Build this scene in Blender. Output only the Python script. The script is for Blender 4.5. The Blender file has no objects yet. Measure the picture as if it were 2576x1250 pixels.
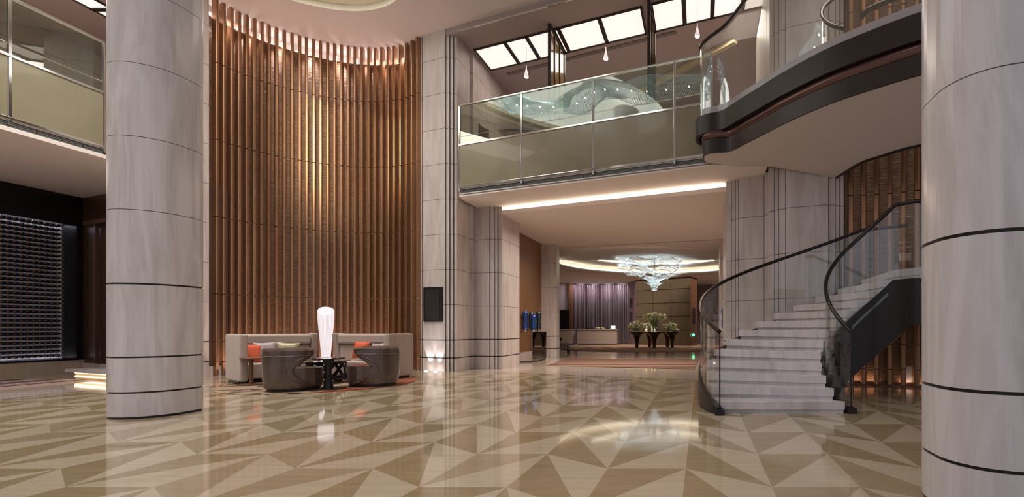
import bpy, bmesh, math, random
from math import sin, cos, pi, radians, sqrt, atan2
from mathutils import Vector, Matrix
from mathutils.geometry import tessellate_polygon
random.seed(7)
S = bpy.context.scene
COL = S.collection
# ------------------------------------------------------------------ camera, world, exposure
FPX, CX, CY, EYE = 1300.0, 1764.0, 824.0, 1.2      # focal length, principal point (2576x1250), eye height
W_, H_ = 2576.0, 1250.0
cam = bpy.data.cameras.new('camera'); cam.sensor_width = 36; cam.sensor_fit = 'HORIZONTAL'
cam.lens = FPX/W_*36; cam.shift_x = (W_/2-CX)/W_; cam.shift_y = (CY-H_/2)/W_
cam.clip_start = .05; cam.clip_end = 200
camo = bpy.data.objects.new('camera', cam); COL.objects.link(camo)
camo.location = (0, 0, EYE); camo.rotation_euler = (pi/2, 0, 0); S.camera = camo
w = bpy.data.worlds.new('world'); S.world = w; w.use_nodes = True
w.node_tree.nodes['Background'].inputs[0].default_value = (.82, .81, .93, 1)
w.node_tree.nodes['Background'].inputs[1].default_value = .62
S.view_settings.view_transform = 'Standard'; S.view_settings.look = 'None'
S.view_settings.exposure = 0.0; S.view_settings.gamma = 1; S.view_settings.use_curve_mapping = False
def area(name, loc, size, power, color=(1, .86, .72), rot=(0, 0, 0), size_y=None, shape=None, spread=None):
    l = bpy.data.lights.new(name, 'AREA'); l.energy = power; l.color = color
    if shape: l.shape = shape
    elif size_y: l.shape = 'RECTANGLE'
    l.size = size
    if size_y: l.size_y = size_y
    if spread: l.spread = spread
    o = bpy.data.objects.new(name, l); o.location = loc; o.rotation_euler = rot; COL.objects.link(o); return o
def spot(name, loc, power, color=(1, .8, .65), rot=(0, 0, 0), ang=60, blend=.6, rad=.03):
    l = bpy.data.lights.new(name, 'SPOT'); l.energy = power; l.color = color
    l.spot_size = radians(ang); l.spot_blend = blend; l.shadow_soft_size = rad
    o = bpy.data.objects.new(name, l); o.location = loc; o.rotation_euler = rot; COL.objects.link(o); return o
WARM = (1, .86, .75); NEUT = (1, .92, .87)
area('cove_light', (-8.9, 8.9, 9.72), 3.6, 420, NEUT, size_y=6.5, spread=radians(110))
area('hall_light', (-2.5, 3.0, 9.3), 7, 170, NEUT, size_y=6, spread=radians(110))
area('hall_light', (-9.0, 3.0, 9.3), 5, 120, NEUT, size_y=6, spread=radians(110))
area('landing_light', (2.9, 8.7, 9.1), 3, 60, WARM, size_y=3, spread=radians(120))
area('corridor_light', (-2.8, 17.0, 4.44), 5, 330, WARM, size_y=5, spread=radians(125))
area('rotunda_light', (-2.5, 34.5, 4.4), 9, 430, WARM, size_y=3, spread=radians(120))
spot('slat_wash', (-5.5, 5.0, 9.2), 2600, (1, .88, .68), (radians(-14), 0, 0), 26, .8, .1).rotation_euler = Vector((-4.7, 10.0, -2.9)).to_track_quat('-Z', 'Y').to_euler()
area('gallery_light', (-14.6, 9.5, 4.6), 3, 60, WARM, size_y=6)
area('upper_light', (-14.6, 10, 9.1), 2, 160, WARM, size_y=5)
area('upper_light', (-1.5, 14.6, 9.1), 9, 175, WARM, rot=(0, 0, -.377), size_y=1.1)
# ------------------------------------------------------------------ frames of reference
D = Vector((.9297, -.3683)); N = Vector((.3683, .9297)); O = Vector((-7.9, 14.46))   # the slanted back line of the hall
def L(s, n): p = O + D*s + N*n; return (p.x, p.y)
def LS(px, n=0):                       # where the sight line of column px meets the slanted line at offset n
    k = (px-CX)/FPX; b = O + N*n
    s = (k*b.y-b.x)/(D.x-k*D.y); return s
def LP(px, n=0): return L(LS(px, n), n)
def PZ(px, py, z): Y = (z-EYE)*FPX/(CY-py); return ((px-CX)/FPX*Y, Y)
def PY(px, Y): return (px-CX)/FPX*Y
def ZY(py, Y): return EYE+(CY-py)*Y/FPX
# ------------------------------------------------------------------ materials
def new_mat(name):
    m = bpy.data.materials.new(name); m.use_nodes = True
    return m, m.node_tree, m.node_tree.nodes, m.node_tree.links, m.node_tree.nodes['Principled BSDF']
def mat(name, col, rough=.5, metal=0, spec=.5, noise=None, bump=0, emit=None, estr=0, coat=0, col2=None, dist=.8, sheen=0):
    m, t, n, l, b = new_mat(name)
    b.inputs['Base Color'].default_value = (*col, 1); b.inputs['Roughness'].default_value = rough
    b.inputs['Metallic'].default_value = metal; b.inputs['Specular IOR Level'].default_value = spec
    b.inputs['Coat Weight'].default_value = coat
    if sheen: b.inputs['Sheen Weight'].default_value = sheen
    if emit: b.inputs['Emission Color'].default_value = (*emit, 1); b.inputs['Emission Strength'].default_value = estr
    if noise:
        g = n.new('ShaderNodeNewGeometry'); mp = n.new('ShaderNodeMapping'); mp.inputs['Scale'].default_value = noise
        nz = n.new('ShaderNodeTexNoise'); nz.inputs['Scale'].default_value = 1; nz.inputs['Detail'].default_value = 5
        nz.inputs['Distortion'].default_value = dist
        l.new(g.outputs['Position'], mp.inputs['Vector']); l.new(mp.outputs[0], nz.inputs['Vector'])
        r = n.new('ShaderNodeValToRGB'); r.color_ramp.elements[0].position = .35; r.color_ramp.elements[1].position = .65
        c2 = col2 or tuple(c*.8 for c in col)
        r.color_ramp.elements[0].color = (*c2, 1); r.color_ramp.elements[1].color = (*col, 1)
        l.new(nz.outputs[0], r.inputs[0]); l.new(r.outputs[0], b.inputs['Base Color'])
        if bump:
            bp = n.new('ShaderNodeBump'); bp.inputs['Strength'].default_value = bump; bp.inputs['Distance'].default_value = .02
            l.new(nz.outputs[0], bp.inputs['Height']); l.new(bp.outputs[0], b.inputs['Normal'])
    return m
def emis(name, col, s):
    m, t, n, l, b = new_mat(name)
    b.inputs['Base Color'].default_value = (.8, .8, .8, 1)
    b.inputs['Emission Color'].default_value = (*col, 1); b.inputs['Emission Strength'].default_value = s
    return m
def mth(n, l, op, a, b=None, clamp=False):
    x = n.new('ShaderNodeMath'); x.operation = op; x.use_clamp = clamp
    for i, v in enumerate((a, b)):
        if v is None: continue
        if isinstance(v, (int, float)): x.inputs[i].default_value = v
        else: l.new(v, x.inputs[i])
    return x.outputs[0]
def glass(name, tint=(.9, .95, .93), refl=1.0, rough=.0, gcol=(1, 1, 1)):
    m, t, n, l, b = new_mat(name); n.remove(b)
    out = n['Material Output']; tr = n.new('ShaderNodeBsdfTransparent'); tr.inputs[0].default_value = (*tint, 1)
    gl = n.new('ShaderNodeBsdfGlossy'); gl.inputs['Roughness'].default_value = rough; gl.inputs[0].default_value = (*gcol, 1)
    lw = n.new('ShaderNodeLayerWeight'); lw.inputs[0].default_value = .5
    pw = mth(n, l, 'POWER', lw.outputs['Facing'], 4.0)
    fa = mth(n, l, 'MULTIPLY', mth(n, l, 'ADD', mth(n, l, 'MULTIPLY', pw, .9), .05), refl, True)
    mx = n.new('ShaderNodeMixShader'); l.new(fa, mx.inputs[0])
    l.new(tr.outputs[0], mx.inputs[1]); l.new(gl.outputs[0], mx.inputs[2]); l.new(mx.outputs[0], out.inputs[0])
    return m
def stone(name, c1, c2, rough=.3, joints=True, bands=False, z0=1.82, dz=.965, diag=True, spec=.4):
    m, t, n, l, b = new_mat(name)
    g = n.new('ShaderNodeNewGeometry'); mp = n.new('ShaderNodeMapping')
    mp.inputs['Rotation'].default_value = (.2, .45 if diag else .1, .2); mp.inputs['Scale'].default_value = (2.6, 2.6, .35)
    nz = n.new('ShaderNodeTexNoise'); nz.inputs['Scale'].default_value = 1.6; nz.inputs['Detail'].default_value = 8
    nz.inputs['Distortion'].default_value = 1.2; nz.inputs['Roughness'].default_value = .6
    l.new(g.outputs['Position'], mp.inputs['Vector']); l.new(mp.outputs[0], nz.inputs['Vector'])
    r = n.new('ShaderNodeValToRGB'); e = r.color_ramp.elements
    e[0].position = .33; e[0].color = (*c2, 1); e[1].position = .6; e[1].color = (*c1, 1)
    l.new(nz.outputs[0], r.inputs[0]); col = r.outputs[0]
    b.inputs['Roughness'].default_value = rough; b.inputs['Specular IOR Level'].default_value = spec
    if joints or bands:
        sp = n.new('ShaderNodeSeparateXYZ'); l.new(g.outputs['Position'], sp.inputs[0]); z = sp.outputs[2]
        masks = []
        if joints:
            q = mth(n, l, 'DIVIDE', mth(n, l, 'SUBTRACT', z, z0), dz); fr = mth(n, l, 'FRACT', q)
            mj = mth(n, l, 'LESS_THAN', fr, .013/dz); masks.append(mth(n, l, 'MULTIPLY', mj, mth(n, l, 'GREATER_THAN', z, 1.5)))
        mx = n.new('ShaderNodeMix'); mx.data_type = 'RGBA'
        if joints:
            l.new(masks[0], mx.inputs[0]); l.new(col, mx.inputs[6]); mx.inputs[7].default_value = (.13, .10, .09, 1); col = mx.outputs[2]
        if bands:
            m1 = mth(n, l, 'LESS_THAN', mth(n, l, 'ABSOLUTE', mth(n, l, 'SUBTRACT', z, .37)), .014)
            m2 = mth(n, l, 'LESS_THAN', mth(n, l, 'ABSOLUTE', mth(n, l, 'SUBTRACT', z, .86)), .014)
            mm = mth(n, l, 'ADD', m1, m2, True)
            mx2 = n.new('ShaderNodeMix'); mx2.data_type = 'RGBA'; l.new(mm, mx2.inputs[0]); l.new(col, mx2.inputs[6])
            mx2.inputs[7].default_value = (.02, .018, .02, 1); col = mx2.outputs[2]
    l.new(col, b.inputs['Base Color'])
    return m
def fluted(name, col, col2, rough, freq=60, metal=0):      # fine horizontal strips of uneven wood
    m, t, n, l, b = new_mat(name)
    g = n.new('ShaderNodeNewGeometry'); mp = n.new('ShaderNodeMapping'); mp.inputs['Scale'].default_value = (5, 5, freq)
    nz = n.new('ShaderNodeTexNoise'); nz.inputs['Scale'].default_value = 1; nz.inputs['Detail'].default_value = 3
    l.new(g.outputs['Position'], mp.inputs['Vector']); l.new(mp.outputs[0], nz.inputs['Vector'])
    r = n.new('ShaderNodeValToRGB'); r.color_ramp.elements[0].position = .38; r.color_ramp.elements[1].position = .62
    r.color_ramp.elements[0].color = (*col2, 1); r.color_ramp.elements[1].color = (*col, 1)
    l.new(nz.outputs[0], r.inputs[0]); l.new(r.outputs[0], b.inputs['Base Color'])
    bp = n.new('ShaderNodeBump'); bp.inputs['Strength'].default_value = .8; bp.inputs['Distance'].default_value = .02
    l.new(nz.outputs[0], bp.inputs['Height']); l.new(bp.outputs[0], b.inputs['Normal'])
    b.inputs['Roughness'].default_value = rough; b.inputs['Metallic'].default_value = metal
    return m
M = {}
M['stone'] = stone('wall_stone', (.60, .535, .505), (.46, .40, .37), .38, True, True)
M['stone_up'] = stone('upper_wall_stone', (.50, .42, .38), (.42, .35, .31), .4)
M['marble'] = stone('pillar_marble', (.63, .605, .61), (.49, .455, .445), .22, False)
M['stair_marble'] = stone('stair_marble', (.64, .60, .60), (.50, .47, .46), .16, False, diag=False)
M['plaster'] = mat('ceiling_plaster', (.60, .53, .50), .7)
M['soffit'] = mat('soffit_plaster', (.76, .68, .63), .65)
M['mauve'] = mat('upper_ceiling_paint', (.36, .285, .265), .6)
M['white'] = mat('white_paint', (.75, .72, .68), .5)
M['floor_light'] = mat('floor_light_stone', (.455, .385, .28), .06, noise=(1.2, 14, 1), col2=(.41, .34, .24), spec=.45)
M['floor_dark'] = mat('floor_dark_stone', (.30, .232, .138), .06, noise=(1.5, 12, 1), col2=(.262, .20, .115), spec=.45)
M['floor_mid'] = mat('floor_mid_stone', (.335, .262, .168), .06, noise=(1.2, 10, 1), col2=(.30, .23, .145), spec=.45)
M['floor_plain'] = mat('floor_plain_stone', (.47, .385, .32), .07, noise=(.8, .8, 1), col2=(.42, .34, .275), spec=.6)
M['floor_line'] = mat('floor_border_stone', (.16, .12, .10), .08)
M['bronze'] = mat('copper_bronze', (.40, .225, .125), .33, .8, noise=(3, 3, .8), col2=(.34, .185, .10))
M['dark_bronze'] = mat('dark_bronze', (.028, .020, .016), .38, .1, .35)
M['woven'] = fluted('woven_timber', (.34, .19, .09), (.17, .085, .038), .4)
M['chrome'] = mat('chrome', (.75, .78, .76), .10, 1)
M['black_metal'] = mat('black_metal', (.014, .011, .010), .34, 0, .3)
M['rail_black'] = mat('handrail_black', (.02, .016, .014), .12, .3)
M['gold_glass'] = mat('satin_glass', (.25, .225, .145), .25, .0, noise=(.9, .9, .9), col2=(.215, .19, .12), coat=.2)
M['clear'] = glass('clear_glass', (.955, .97, .965), .9)
M['deck_glass'] = glass('deck_glass', (.92, .95, .94), 2.2)
M['balus'] = glass('balustrade_glass', (.76, .80, .75), 2.2, gcol=(.9, 1, .95))
M['vent'] = mat('vent_grille', (.16, .17, .16), .4, .3)
M['brown_wall'] = mat('leather_wallcover', (.235, .115, .045), .5, noise=(8, 8, 2.5), col2=(.20, .095, .037), bump=.15)
M['sofa'] = mat('sofa_velvet', (.40, .31, .26), .75, noise=(18, 18, 18), col2=(.36, .28, .235), sheen=.3)
M['leather'] = mat('brown_leather', (.085, .055, .042), .24, noise=(9, 9, 9), col2=(.07, .045, .034), coat=.3, spec=.6)
M['wood_dark'] = mat('dark_wood', (.035, .018, .012), .22, noise=(4, 4, 30), col2=(.025, .013, .009), coat=.4)
M['wood_brown'] = mat('brown_wood', (.16, .08, .045), .35)
M['orange'] = mat('orange_fabric', (.62, .105, .035), .7, noise=(30, 30, 30), col2=(.56, .09, .03))
M['silver_fab'] = mat('silver_fabric', (.48, .42, .42), .45, .1, noise=(60, 60, 60), col2=(.22, .17, .17))
M['gold_fab'] = mat('gold_fabric', (.42, .38, .24), .4, .2, noise=(90, 90, 90), col2=(.22, .19, .11))
M['lamp'] = emis('lamp_shade_glow', (1, .93, .95), 2.6)
M['panel'] = emis('luminous_panel', (1, .84, .77), .95)
M['cove'] = emis('cove_glow', (1, .98, .92), 2.2)
M['led'] = emis('led_strip', (1, .76, .42), 5.5)
M['ledw'] = emis('warm_led', (1, .85, .62), 6)
M['bulb'] = emis('spot_bulb', (1, .93, .9), 25)
M['pendant'] = mat('pendant_glass', (.8, .7, .7), .1, emit=(1, .85, .85), estr=.55)
M['candle'] = emis('candle_flame', (1, .6, .3), 14)
M['exit'] = emis('green_light', (.02, 1, .35), 3)
M['screen'] = emis('monitor_glow', (.75, .85, 1), 1.6)
M['black'] = mat('black_gloss', (.006, .005, .005), .3)
M['screen_off'] = mat('dark_screen', (.02, .018, .02), .35)
M['wine_glass'] = mat('bottle_glass', (.012, .012, .012), .25)
M['cap'] = mat('bottle_capsule', (.42, .16, .09), .35, .4)
M['wine_back'] = mat('rear_glass', (.55, .53, .58), .5, noise=(7, 7, .6), col2=(.35, .33, .38), emit=(.75, .72, .82), estr=.06)
M['dark_wood_wall'] = mat('dark_veneer', (.075, .038, .022), .3, noise=(3, 3, 14), col2=(.06, .03, .018))
M['wood_wall'] = mat('veneer_wall', (.115, .085, .055), .35, noise=(9, 9, 1.2), col2=(.095, .07, .045))
M['curtain'] = mat('plum_velvet', (.13, .065, .085), .38, noise=(14, 14, 3), col2=(.07, .035, .045), sheen=.5)
M['blue_glass'] = mat('blue_glass', (.01, .03, .40), .06, .5, noise=(3, 3, 9), col2=(.005, .10, .16), coat=1)
M['dark_glass'] = mat('smoked_glass', (.015, .03, .05), .06, .5, noise=(3, 3, 9), col2=(.01, .05, .05), coat=1)
M['mirror'] = mat('mirror', (.62, .60, .58), .03, 1)
M['petal'] = mat('petals', (.93, .93, .62), .6)
M['leaf'] = mat('leaves', (.13, .26, .05), .5)
M['vase'] = glass('vase_glass', (.75, .88, .80), 2.0)
M['wax'] = mat('candle_wax', (.75, .70, .65), .5, emit=(1, .8, .6), estr=.25)
M['white_panel'] = mat('lit_panel', (.62, .56, .60), .5)
# ------------------------------------------------------------------ mesh builder
class MB:
    def __init__(s): s.v = []; s.f = []; s.m = []
    def add(s, vs, fs, mi=0):
        o = len(s.v); s.v += [tuple(v) for v in vs]; s.f += [tuple(i+o for i in f) for f in fs]; s.m += [mi]*len(fs); return s
    def box(s, x0, x1, y0, y1, z0, z1, mi=0):
        return s.prism([(x0, y0), (x1, y0), (x1, y1), (x0, y1)], z0, z1, mi)
    def prism(s, pts, z0, z1, mi=0):
        a = sum(pts[i][0]*pts[(i+1) % len(pts)][1]-pts[(i+1) % len(pts)][0]*pts[i][1] for i in range(len(pts)))
        if a < 0: pts = pts[::-1]
        n = len(pts); vs = [(p[0], p[1], z0) for p in pts]+[(p[0], p[1], z1) for p in pts]
        if n > 4:
            tr = tessellate_polygon([[Vector((p[0], p[1], 0)) for p in pts]])
            fs = []
            for t in tr:
                A, B, C = (Vector(pts[i]) for i in t)
                if (B-A).cross(C-A) < 0: t = t[::-1]
                fs.append(tuple(i+n for i in t)); fs.append(tuple(t[::-1]))
        else: fs = [tuple(range(n))[::-1], tuple(range(n, 2*n))]
        fs += [(i, (i+1) % n, n+(i+1) % n, n+i) for i in range(n)]
        return s.add(vs, fs, mi)
    def lathe(s, prof, seg=24, c=(0, 0), mi=0, sx=1, sy=1, caps=True):
        vs = []; fs = []
        for r, z in prof:
            for i in range(seg): a = 2*pi*i/seg; vs.append((c[0]+r*cos(a)*sx, c[1]+r*sin(a)*sy, z))
        for j in range(len(prof)-1):
            for i in range(seg): k = (i+1) % seg; fs.append((j*seg+i, j*seg+k, (j+1)*seg+k, (j+1)*seg+i))
        if caps: fs.append(tuple(range(seg))[::-1]); fs.append(tuple(range((len(prof)-1)*seg, len(prof)*seg)))
        return s.add(vs, fs, mi)
    def tube(s, pts, r, seg=8, mi=0, flat=1.0, closed=False):
        pts = [Vector(p) for p in pts]; n = len(pts); vs = []; fs = []
        for i, p in enumerate(pts):
            if closed: t = (pts[(i+1) % n]-pts[i-1])
            else: t = pts[min(i+1, n-1)]-pts[max(i-1, 0)]
            t.normalize(); up = Vector((0, 0, 1)) if abs(t.z) < .95 else Vector((1, 0, 0))
            a = t.cross(up).normalized(); b = a.cross(t)
            rr = r[i] if isinstance(r, (list, tuple)) else r
            for k in range(seg): q = 2*pi*k/seg; vs.append(p+a*cos(q)*rr+b*sin(q)*rr*flat)
        for i in range(n if closed else n-1):
            j = (i+1) % n
            for k in range(seg): q = (k+1) % seg; fs.append((i*seg+k, j*seg+k, j*seg+q, i*seg+q)[::-1])
        if not closed: fs.append(tuple(range(seg))); fs.append(tuple(range((n-1)*seg, n*seg))[::-1])
        return s.add(vs, fs, mi)
    def ribbon(s, pts, zb, zt, th, mi=0):
        """upright sheet along a plan path; zb, zt per point; th thickness"""
        n = len(pts); P = [Vector(p) for p in pts]; vs = []; fs = []
        for i, p in enumerate(P):
            t = (P[min(i+1, n-1)]-P[max(i-1, 0)]).normalized(); q = Vector((-t.y, t.x))*th/2
            b = zb[i] if isinstance(zb, (list, tuple)) else zb; tt = zt[i] if isinstance(zt, (list, tuple)) else zt
            vs += [(p.x+q.x, p.y+q.y, b), (p.x-q.x, p.y-q.y, b), (p.x-q.x, p.y-q.y, tt), (p.x+q.x, p.y+q.y, tt)]
        for i in range(n-1):
            o = i*4
            for k in range(4): j = (k+1) % 4; fs.append((o+k, o+4+k, o+4+j, o+j))
        fs.append((0, 1, 2, 3)); fs.append(((n-1)*4+3, (n-1)*4+2, (n-1)*4+1, (n-1)*4))
        return s.add(vs, fs, mi)
    def shift(s, d): s.v = [(v[0]+d[0], v[1]+d[1], v[2]+d[2]) for v in s.v]; return s
def rpt(p, c, a): x, y = p[0]-c[0], p[1]-c[1]; return (c[0]+x*cos(a)-y*sin(a), c[1]+x*sin(a)+y*cos(a))
def obj(name, mb, mats, parent=None, smooth=False, bevel=0, sub=0, world=False, seg=2):
    me = bpy.data.meshes.new(name)
    v = mb.v
    if parent is not None and world:
        lx = parent.location; v = [(a[0]-lx.x, a[1]-lx.y, a[2]-lx.z) for a in v]
    me.from_pydata(v, [], mb.f); me.validate()
    if not isinstance(mats, (list, tuple)): mats = [mats]
    for m in mats: me.materials.append(m)
    if len(mats) > 1 and len(me.polygons) == len(mb.m): me.polygons.foreach_set('material_index', mb.m)
    bm = bmesh.new(); bm.from_mesh(me); bmesh.ops.recalc_face_normals(bm, faces=bm.faces); bm.to_mesh(me); bm.free()
    if smooth:
        me.polygons.foreach_set('use_smooth', [True]*len(me.polygons)); me.set_sharp_from_angle(angle=radians(40))
    o = bpy.data.objects.new(name, me); COL.objects.link(o)
    if parent is not None: o.parent = parent
    if bevel:
        b = o.modifiers.new('bevel', 'BEVEL'); b.width = bevel; b.segments = seg; b.limit_method = 'ANGLE'; b.angle_limit = radians(40)
    if sub: q = o.modifiers.new('sub', 'SUBSURF'); q.levels = sub; q.render_levels = sub
    return o
def wobj(name, mb, mats, parent, **k): return obj(name, mb, mats, parent, world=True, **k)
def tag(o, label=None, cat=None, group=None, kind=None):
    if label: o['label'] = label
    if cat: o['category'] = cat
    if group: o['group'] = group
    if kind: o['kind'] = kind
    return o
def thing(name, label, cat, loc=(0, 0, 0), rz=0, group=None):
    o = bpy.data.objects.new(name, None); COL.objects.link(o); o.location = loc; o.rotation_euler = (0, 0, rz)
    o.empty_display_size = .2
    return tag(o, label, cat, group)
def struct(name, mb, mats, label=None, cat=None, **k):
    o = obj(name, mb, mats, **k); o['kind'] = 'structure'
    if label: o['label'] = label
    if cat: o['category'] = cat
    return o
def copy_tree(o, parent=None):
    c = o.copy(); COL.objects.link(c); c.parent = parent
    for ch in list(o.children): copy_tree(ch, c)
    return c
def flat_hole(mb, outer, holes, z, mi=0, down=True):
    loops = [[Vector((p[0], p[1], 0)) for p in outer]]+[[Vector((p[0], p[1], 0)) for p in h] for h in holes]
    allp = [p for lp in loops for p in lp]; tr = tessellate_polygon(loops)
    mb.add([(p.x, p.y, z) for p in allp], [tuple(t) for t in tr], mi)
def spline(pts, k=6):
    out = []; n = len(pts); P = [Vector(p) for p in pts]
    for i in range(n-1):
        a, b, c, d = P[max(i-1, 0)], P[i], P[i+1], P[min(i+2, n-1)]
        for j in range(k):
            t = j/k; out.append(.5*((2*b)+(c-a)*t+(2*a-5*b+4*c-d)*t*t+(3*b-a-3*c+d)*t**3))
    out.append(P[-1]); return [tuple(p) for p in out]
def clip(poly, a, b, c):                # keep a*x+b*y<=c
    out = []
    for i in range(len(poly)):
        p, q = poly[i], poly[(i+1) % len(poly)]; dp = a*p[0]+b*p[1]-c; dq = a*q[0]+b*q[1]-c
        if dp <= 0: out.append(p)
        if dp*dq < 0: t = dp/(dp-dq); out.append((p[0]+(q[0]-p[0])*t, p[1]+(q[1]-p[1])*t))
    return out
ZC, ZU, ZS, ZF, ZK = 9.35, 9.18, 4.70, 5.90, 4.50     # hall ceiling, upper ceiling, soffit, upper floor, corridor ceiling
XL = -12.4                                             # face of the left gallery
# ================================================================== THE SETTING
# --- floor: one mesh of inlaid triangles
fl = MB()
fl.prism([(-24, -6), (14, -6), (14, 46), (-24, 46)], -.3, -.001, 3)
dx = .5545*EYE; dy = .000655*FPX*EYE; Y00 = 1/.002821*EYE*FPX/ (EYE*FPX) 
def gx(k): return (-.110+.5545*k+(.006*k if k > 2 else 0))*EYE
def gy(r): return (.002821+.000650*r)*FPX*EYE
def off(k):
    return 0 if ((k+1)//2) % 2 == 0 else .5            # pairs of columns share an offset
nb = -(-7.9*.3683+14.46*.9297)
def put(poly, mi):
    poly = clip(poly, .3683, .9297, -nb+.36); 
    if len(poly) < 3: return
    poly = clip(poly, -1, 0, 11.66)
    if len(poly) < 3: return
    fl.add([(x, y, 0) for x, y in poly], [tuple(range(len(poly)))], mi)
for k in range(-18, 13):
    oL, oR = off(k), off(k+1)
    for r in range(-9, 14):
        dk = 1 if random.random() < .8 else 2
        if oL == oR:
            a = (gx(k), gy(r+oL)); b = (gx(k+1), gy(r+oL)); c = (gx(k+1), gy(r+1+oL)); d = (gx(k), gy(r+1+oL))
            put([a, b, c], 0); put([a, c, d], dk)
        else:
            m = r+oL
            put([(gx(k), gy(m-1)), (gx(k), gy(m)), (gx(k+1), gy(m-1.5))], dk)
            put([(gx(k), gy(m)), (gx(k+1), gy(m-1.5)), (gx(k+1), gy(m-.5))], 0)
A_, B_ = L(-4.5, .36), L(16, .36); A2_, B2_ = L(-4.5, .42), L(16, .42)
fl.add([(*A_, .0005), (*B_, .0005), (*B2_, .0005), (*A2_, .0005)], [(0, 1, 2, 3)], 4)
fl.add([(-11.72, -4, .0005), (-11.66, -4, .0005), (-11.66, 13, .0005), (-11.72, 13, .0005)], [(0, 1, 2, 3)], 4)
struct('floor', fl, [M['floor_light'], M['floor_dark'], M['floor_mid'], M['floor_plain'], M['floor_line']])
# --- hall ceiling with the oval cove
def oval(cx, cy, a, b, n=64, e=1): return [(cx+a*cos(2*pi*i/n), cy+b*sin(2*pi*i/n)) for i in range(n)]
cl = MB()
o1 = oval(-8.9, 8.86, 3.0, 4.45)
outer = [(-12.55, -3), (11, -3), L(18.5, 0), L(-4.2, 1.0), (-12.55, 14.2)]
outer = [(-12.55, -3), (9, -3), (9, L(18.2, 0)[1]), L(-4.0, 1.2), (-12.55, 15.5)]
flat_hole(cl, outer, [o1], ZC)
n_ = len(o1)
cl.add([(x, y, ZC) for x, y in o1]+[(x, y, ZC+.42) for x, y in o1], [(i, (i+1) % n_, n_+(i+1) % n_, n_+i) for i in range(n_)], 1)
o2 = oval(-8.9, 8.86, 2.78, 4.2)
flat_hole(cl, oval(-8.9, 8.86, 3.02, 4.47), [o2], ZC+.16, 1)
cl.add([(x, y, ZC+.42) for x, y in oval(-8.9, 8.86, 3.02, 4.47)], [tuple(range(64))], 2)
struct('ceiling', cl, [M['plaster'], mat('cove_rim', (.62, .55, .42), .5), M['cove']])
# upper-floor ceiling behind the hall
uc = MB(); z = ZU
uc.prism([L(.6, .02), L(18.2, .02), (9, 27), (-8.4, 27), (-8.4, 15)], ZU, ZU+.3)
uc.prism([(-18, -2), (XL-.02, -2), (XL-.02, 14.0), (-18, 16)], ZU, ZU+.3)
struct('ceiling', uc, M['mauve'])
sc = MB(); sc.ribbon([L(LS(1152, .03), .03), L(LS(1940, .03), .03)], ZU-.02, ZC-.01, .015)
tag(struct('trim_1', sc, M['clear']), 'clear glass smoke screen hanging at the hall ceiling edge', 'glass screen')
tr = MB(); tr.ribbon([L(LS(1152, 0), -.0), L(LS(1940, 0), -.0)], ZC-.18, ZC-.15, .03)
struct('trim_2', tr, M['chrome'])
# --- pilasters of slanted wall.  footprints follow the slanted line, their sides run straight back
def pil(name, edges, yb, z0, z1, m, nn=0):
    """edges: list of (px, n) along the front, left to right"""
    e2 = [edges[0]]
    for (pa, na), (pb, nb2) in zip(edges, edges[1:]):
        if pa == pb: g_ = max(na, nb2)+.035; e2[-1] = (pa-.8, na); e2 += [(pa-.8, g_), (pb+.8, g_), (pb+.8, nb2)]     # a narrow shadow groove at each step
        else: e2.append((pb, nb2))
    pts = [LP(px, n) for px, n in e2]
    b = MB(); b.prism(pts+[(pts[-1][0], yb), (pts[0][0], yb)], z0, z1)
    return struct(name, b, m)
pil('wall_back', [(1049, .16), (1056, .16), (1056, .08), (1062, .08), (1062, 0), (1120, 0), (1120, .05), (1131, .05), (1131, .10), (1140, .10), (1140, .16), (1149, .16)], 15.6, 0, ZC, M['stone'])
pil('wall_back', [(1189, 1.1), (1232, 1.1), (1232, 1.14), (1243, 1.14), (1243, 1.2), (1252, 1.2), (1252, 1.26), (1263, 1.26)], 16.4, 0, ZS+.02, M['stone'])
b = MB(); b.prism([(-8.3, 15.0), (-6.62, 15.0), (-6.62, 15.5), (-6.62, 17.0), (-8.3, 17.0)], 0, ZC); struct('wall_back', b, M['stone'])
pil('wall_back', [(1827, 1.22), (1840, 1.22), (1840, 1.16), (1850, 1.16), (1850, 1.1), (1858, 1.1), (1858, 1.02), (1922, 1.02), (1922, .9), (1936, .9)], 14.2, 0, ZS+.02, M['stone'])
pil('wall_back', [(1936, .58), (1948, .58), (1948, .53), (1959, .53), (1959, .48), (1976, .48), (1976, .42), (2084, .42), (2084, .5), (2101, .5), (2101, .58), (2112, .58), (2112, .68), (2122, .68)], 14.2, 0, ZC, M['stone'])
# --- upper floor slabs
b = MB(); b.prism([L(LS(1156, .0), .0), L(LS(1936, .0), .0), (1.46, 14), (9, 14), (9, 27), (-8.4, 27), (-8.4, 17), (-6.6, 16.9), (-6.6, 14.3)], ZS+.03, ZF)
struct('floor_upper', b, M['soffit'])
b = MB(); b.prism([L(LS(1155, -.06), -.06), L(LS(1937, -.06), -.06), (1.46, 12.6), (-6.62, 15.9)], ZS, ZS+.03)
struct('ceiling_soffit', b, M['soffit'])
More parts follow.
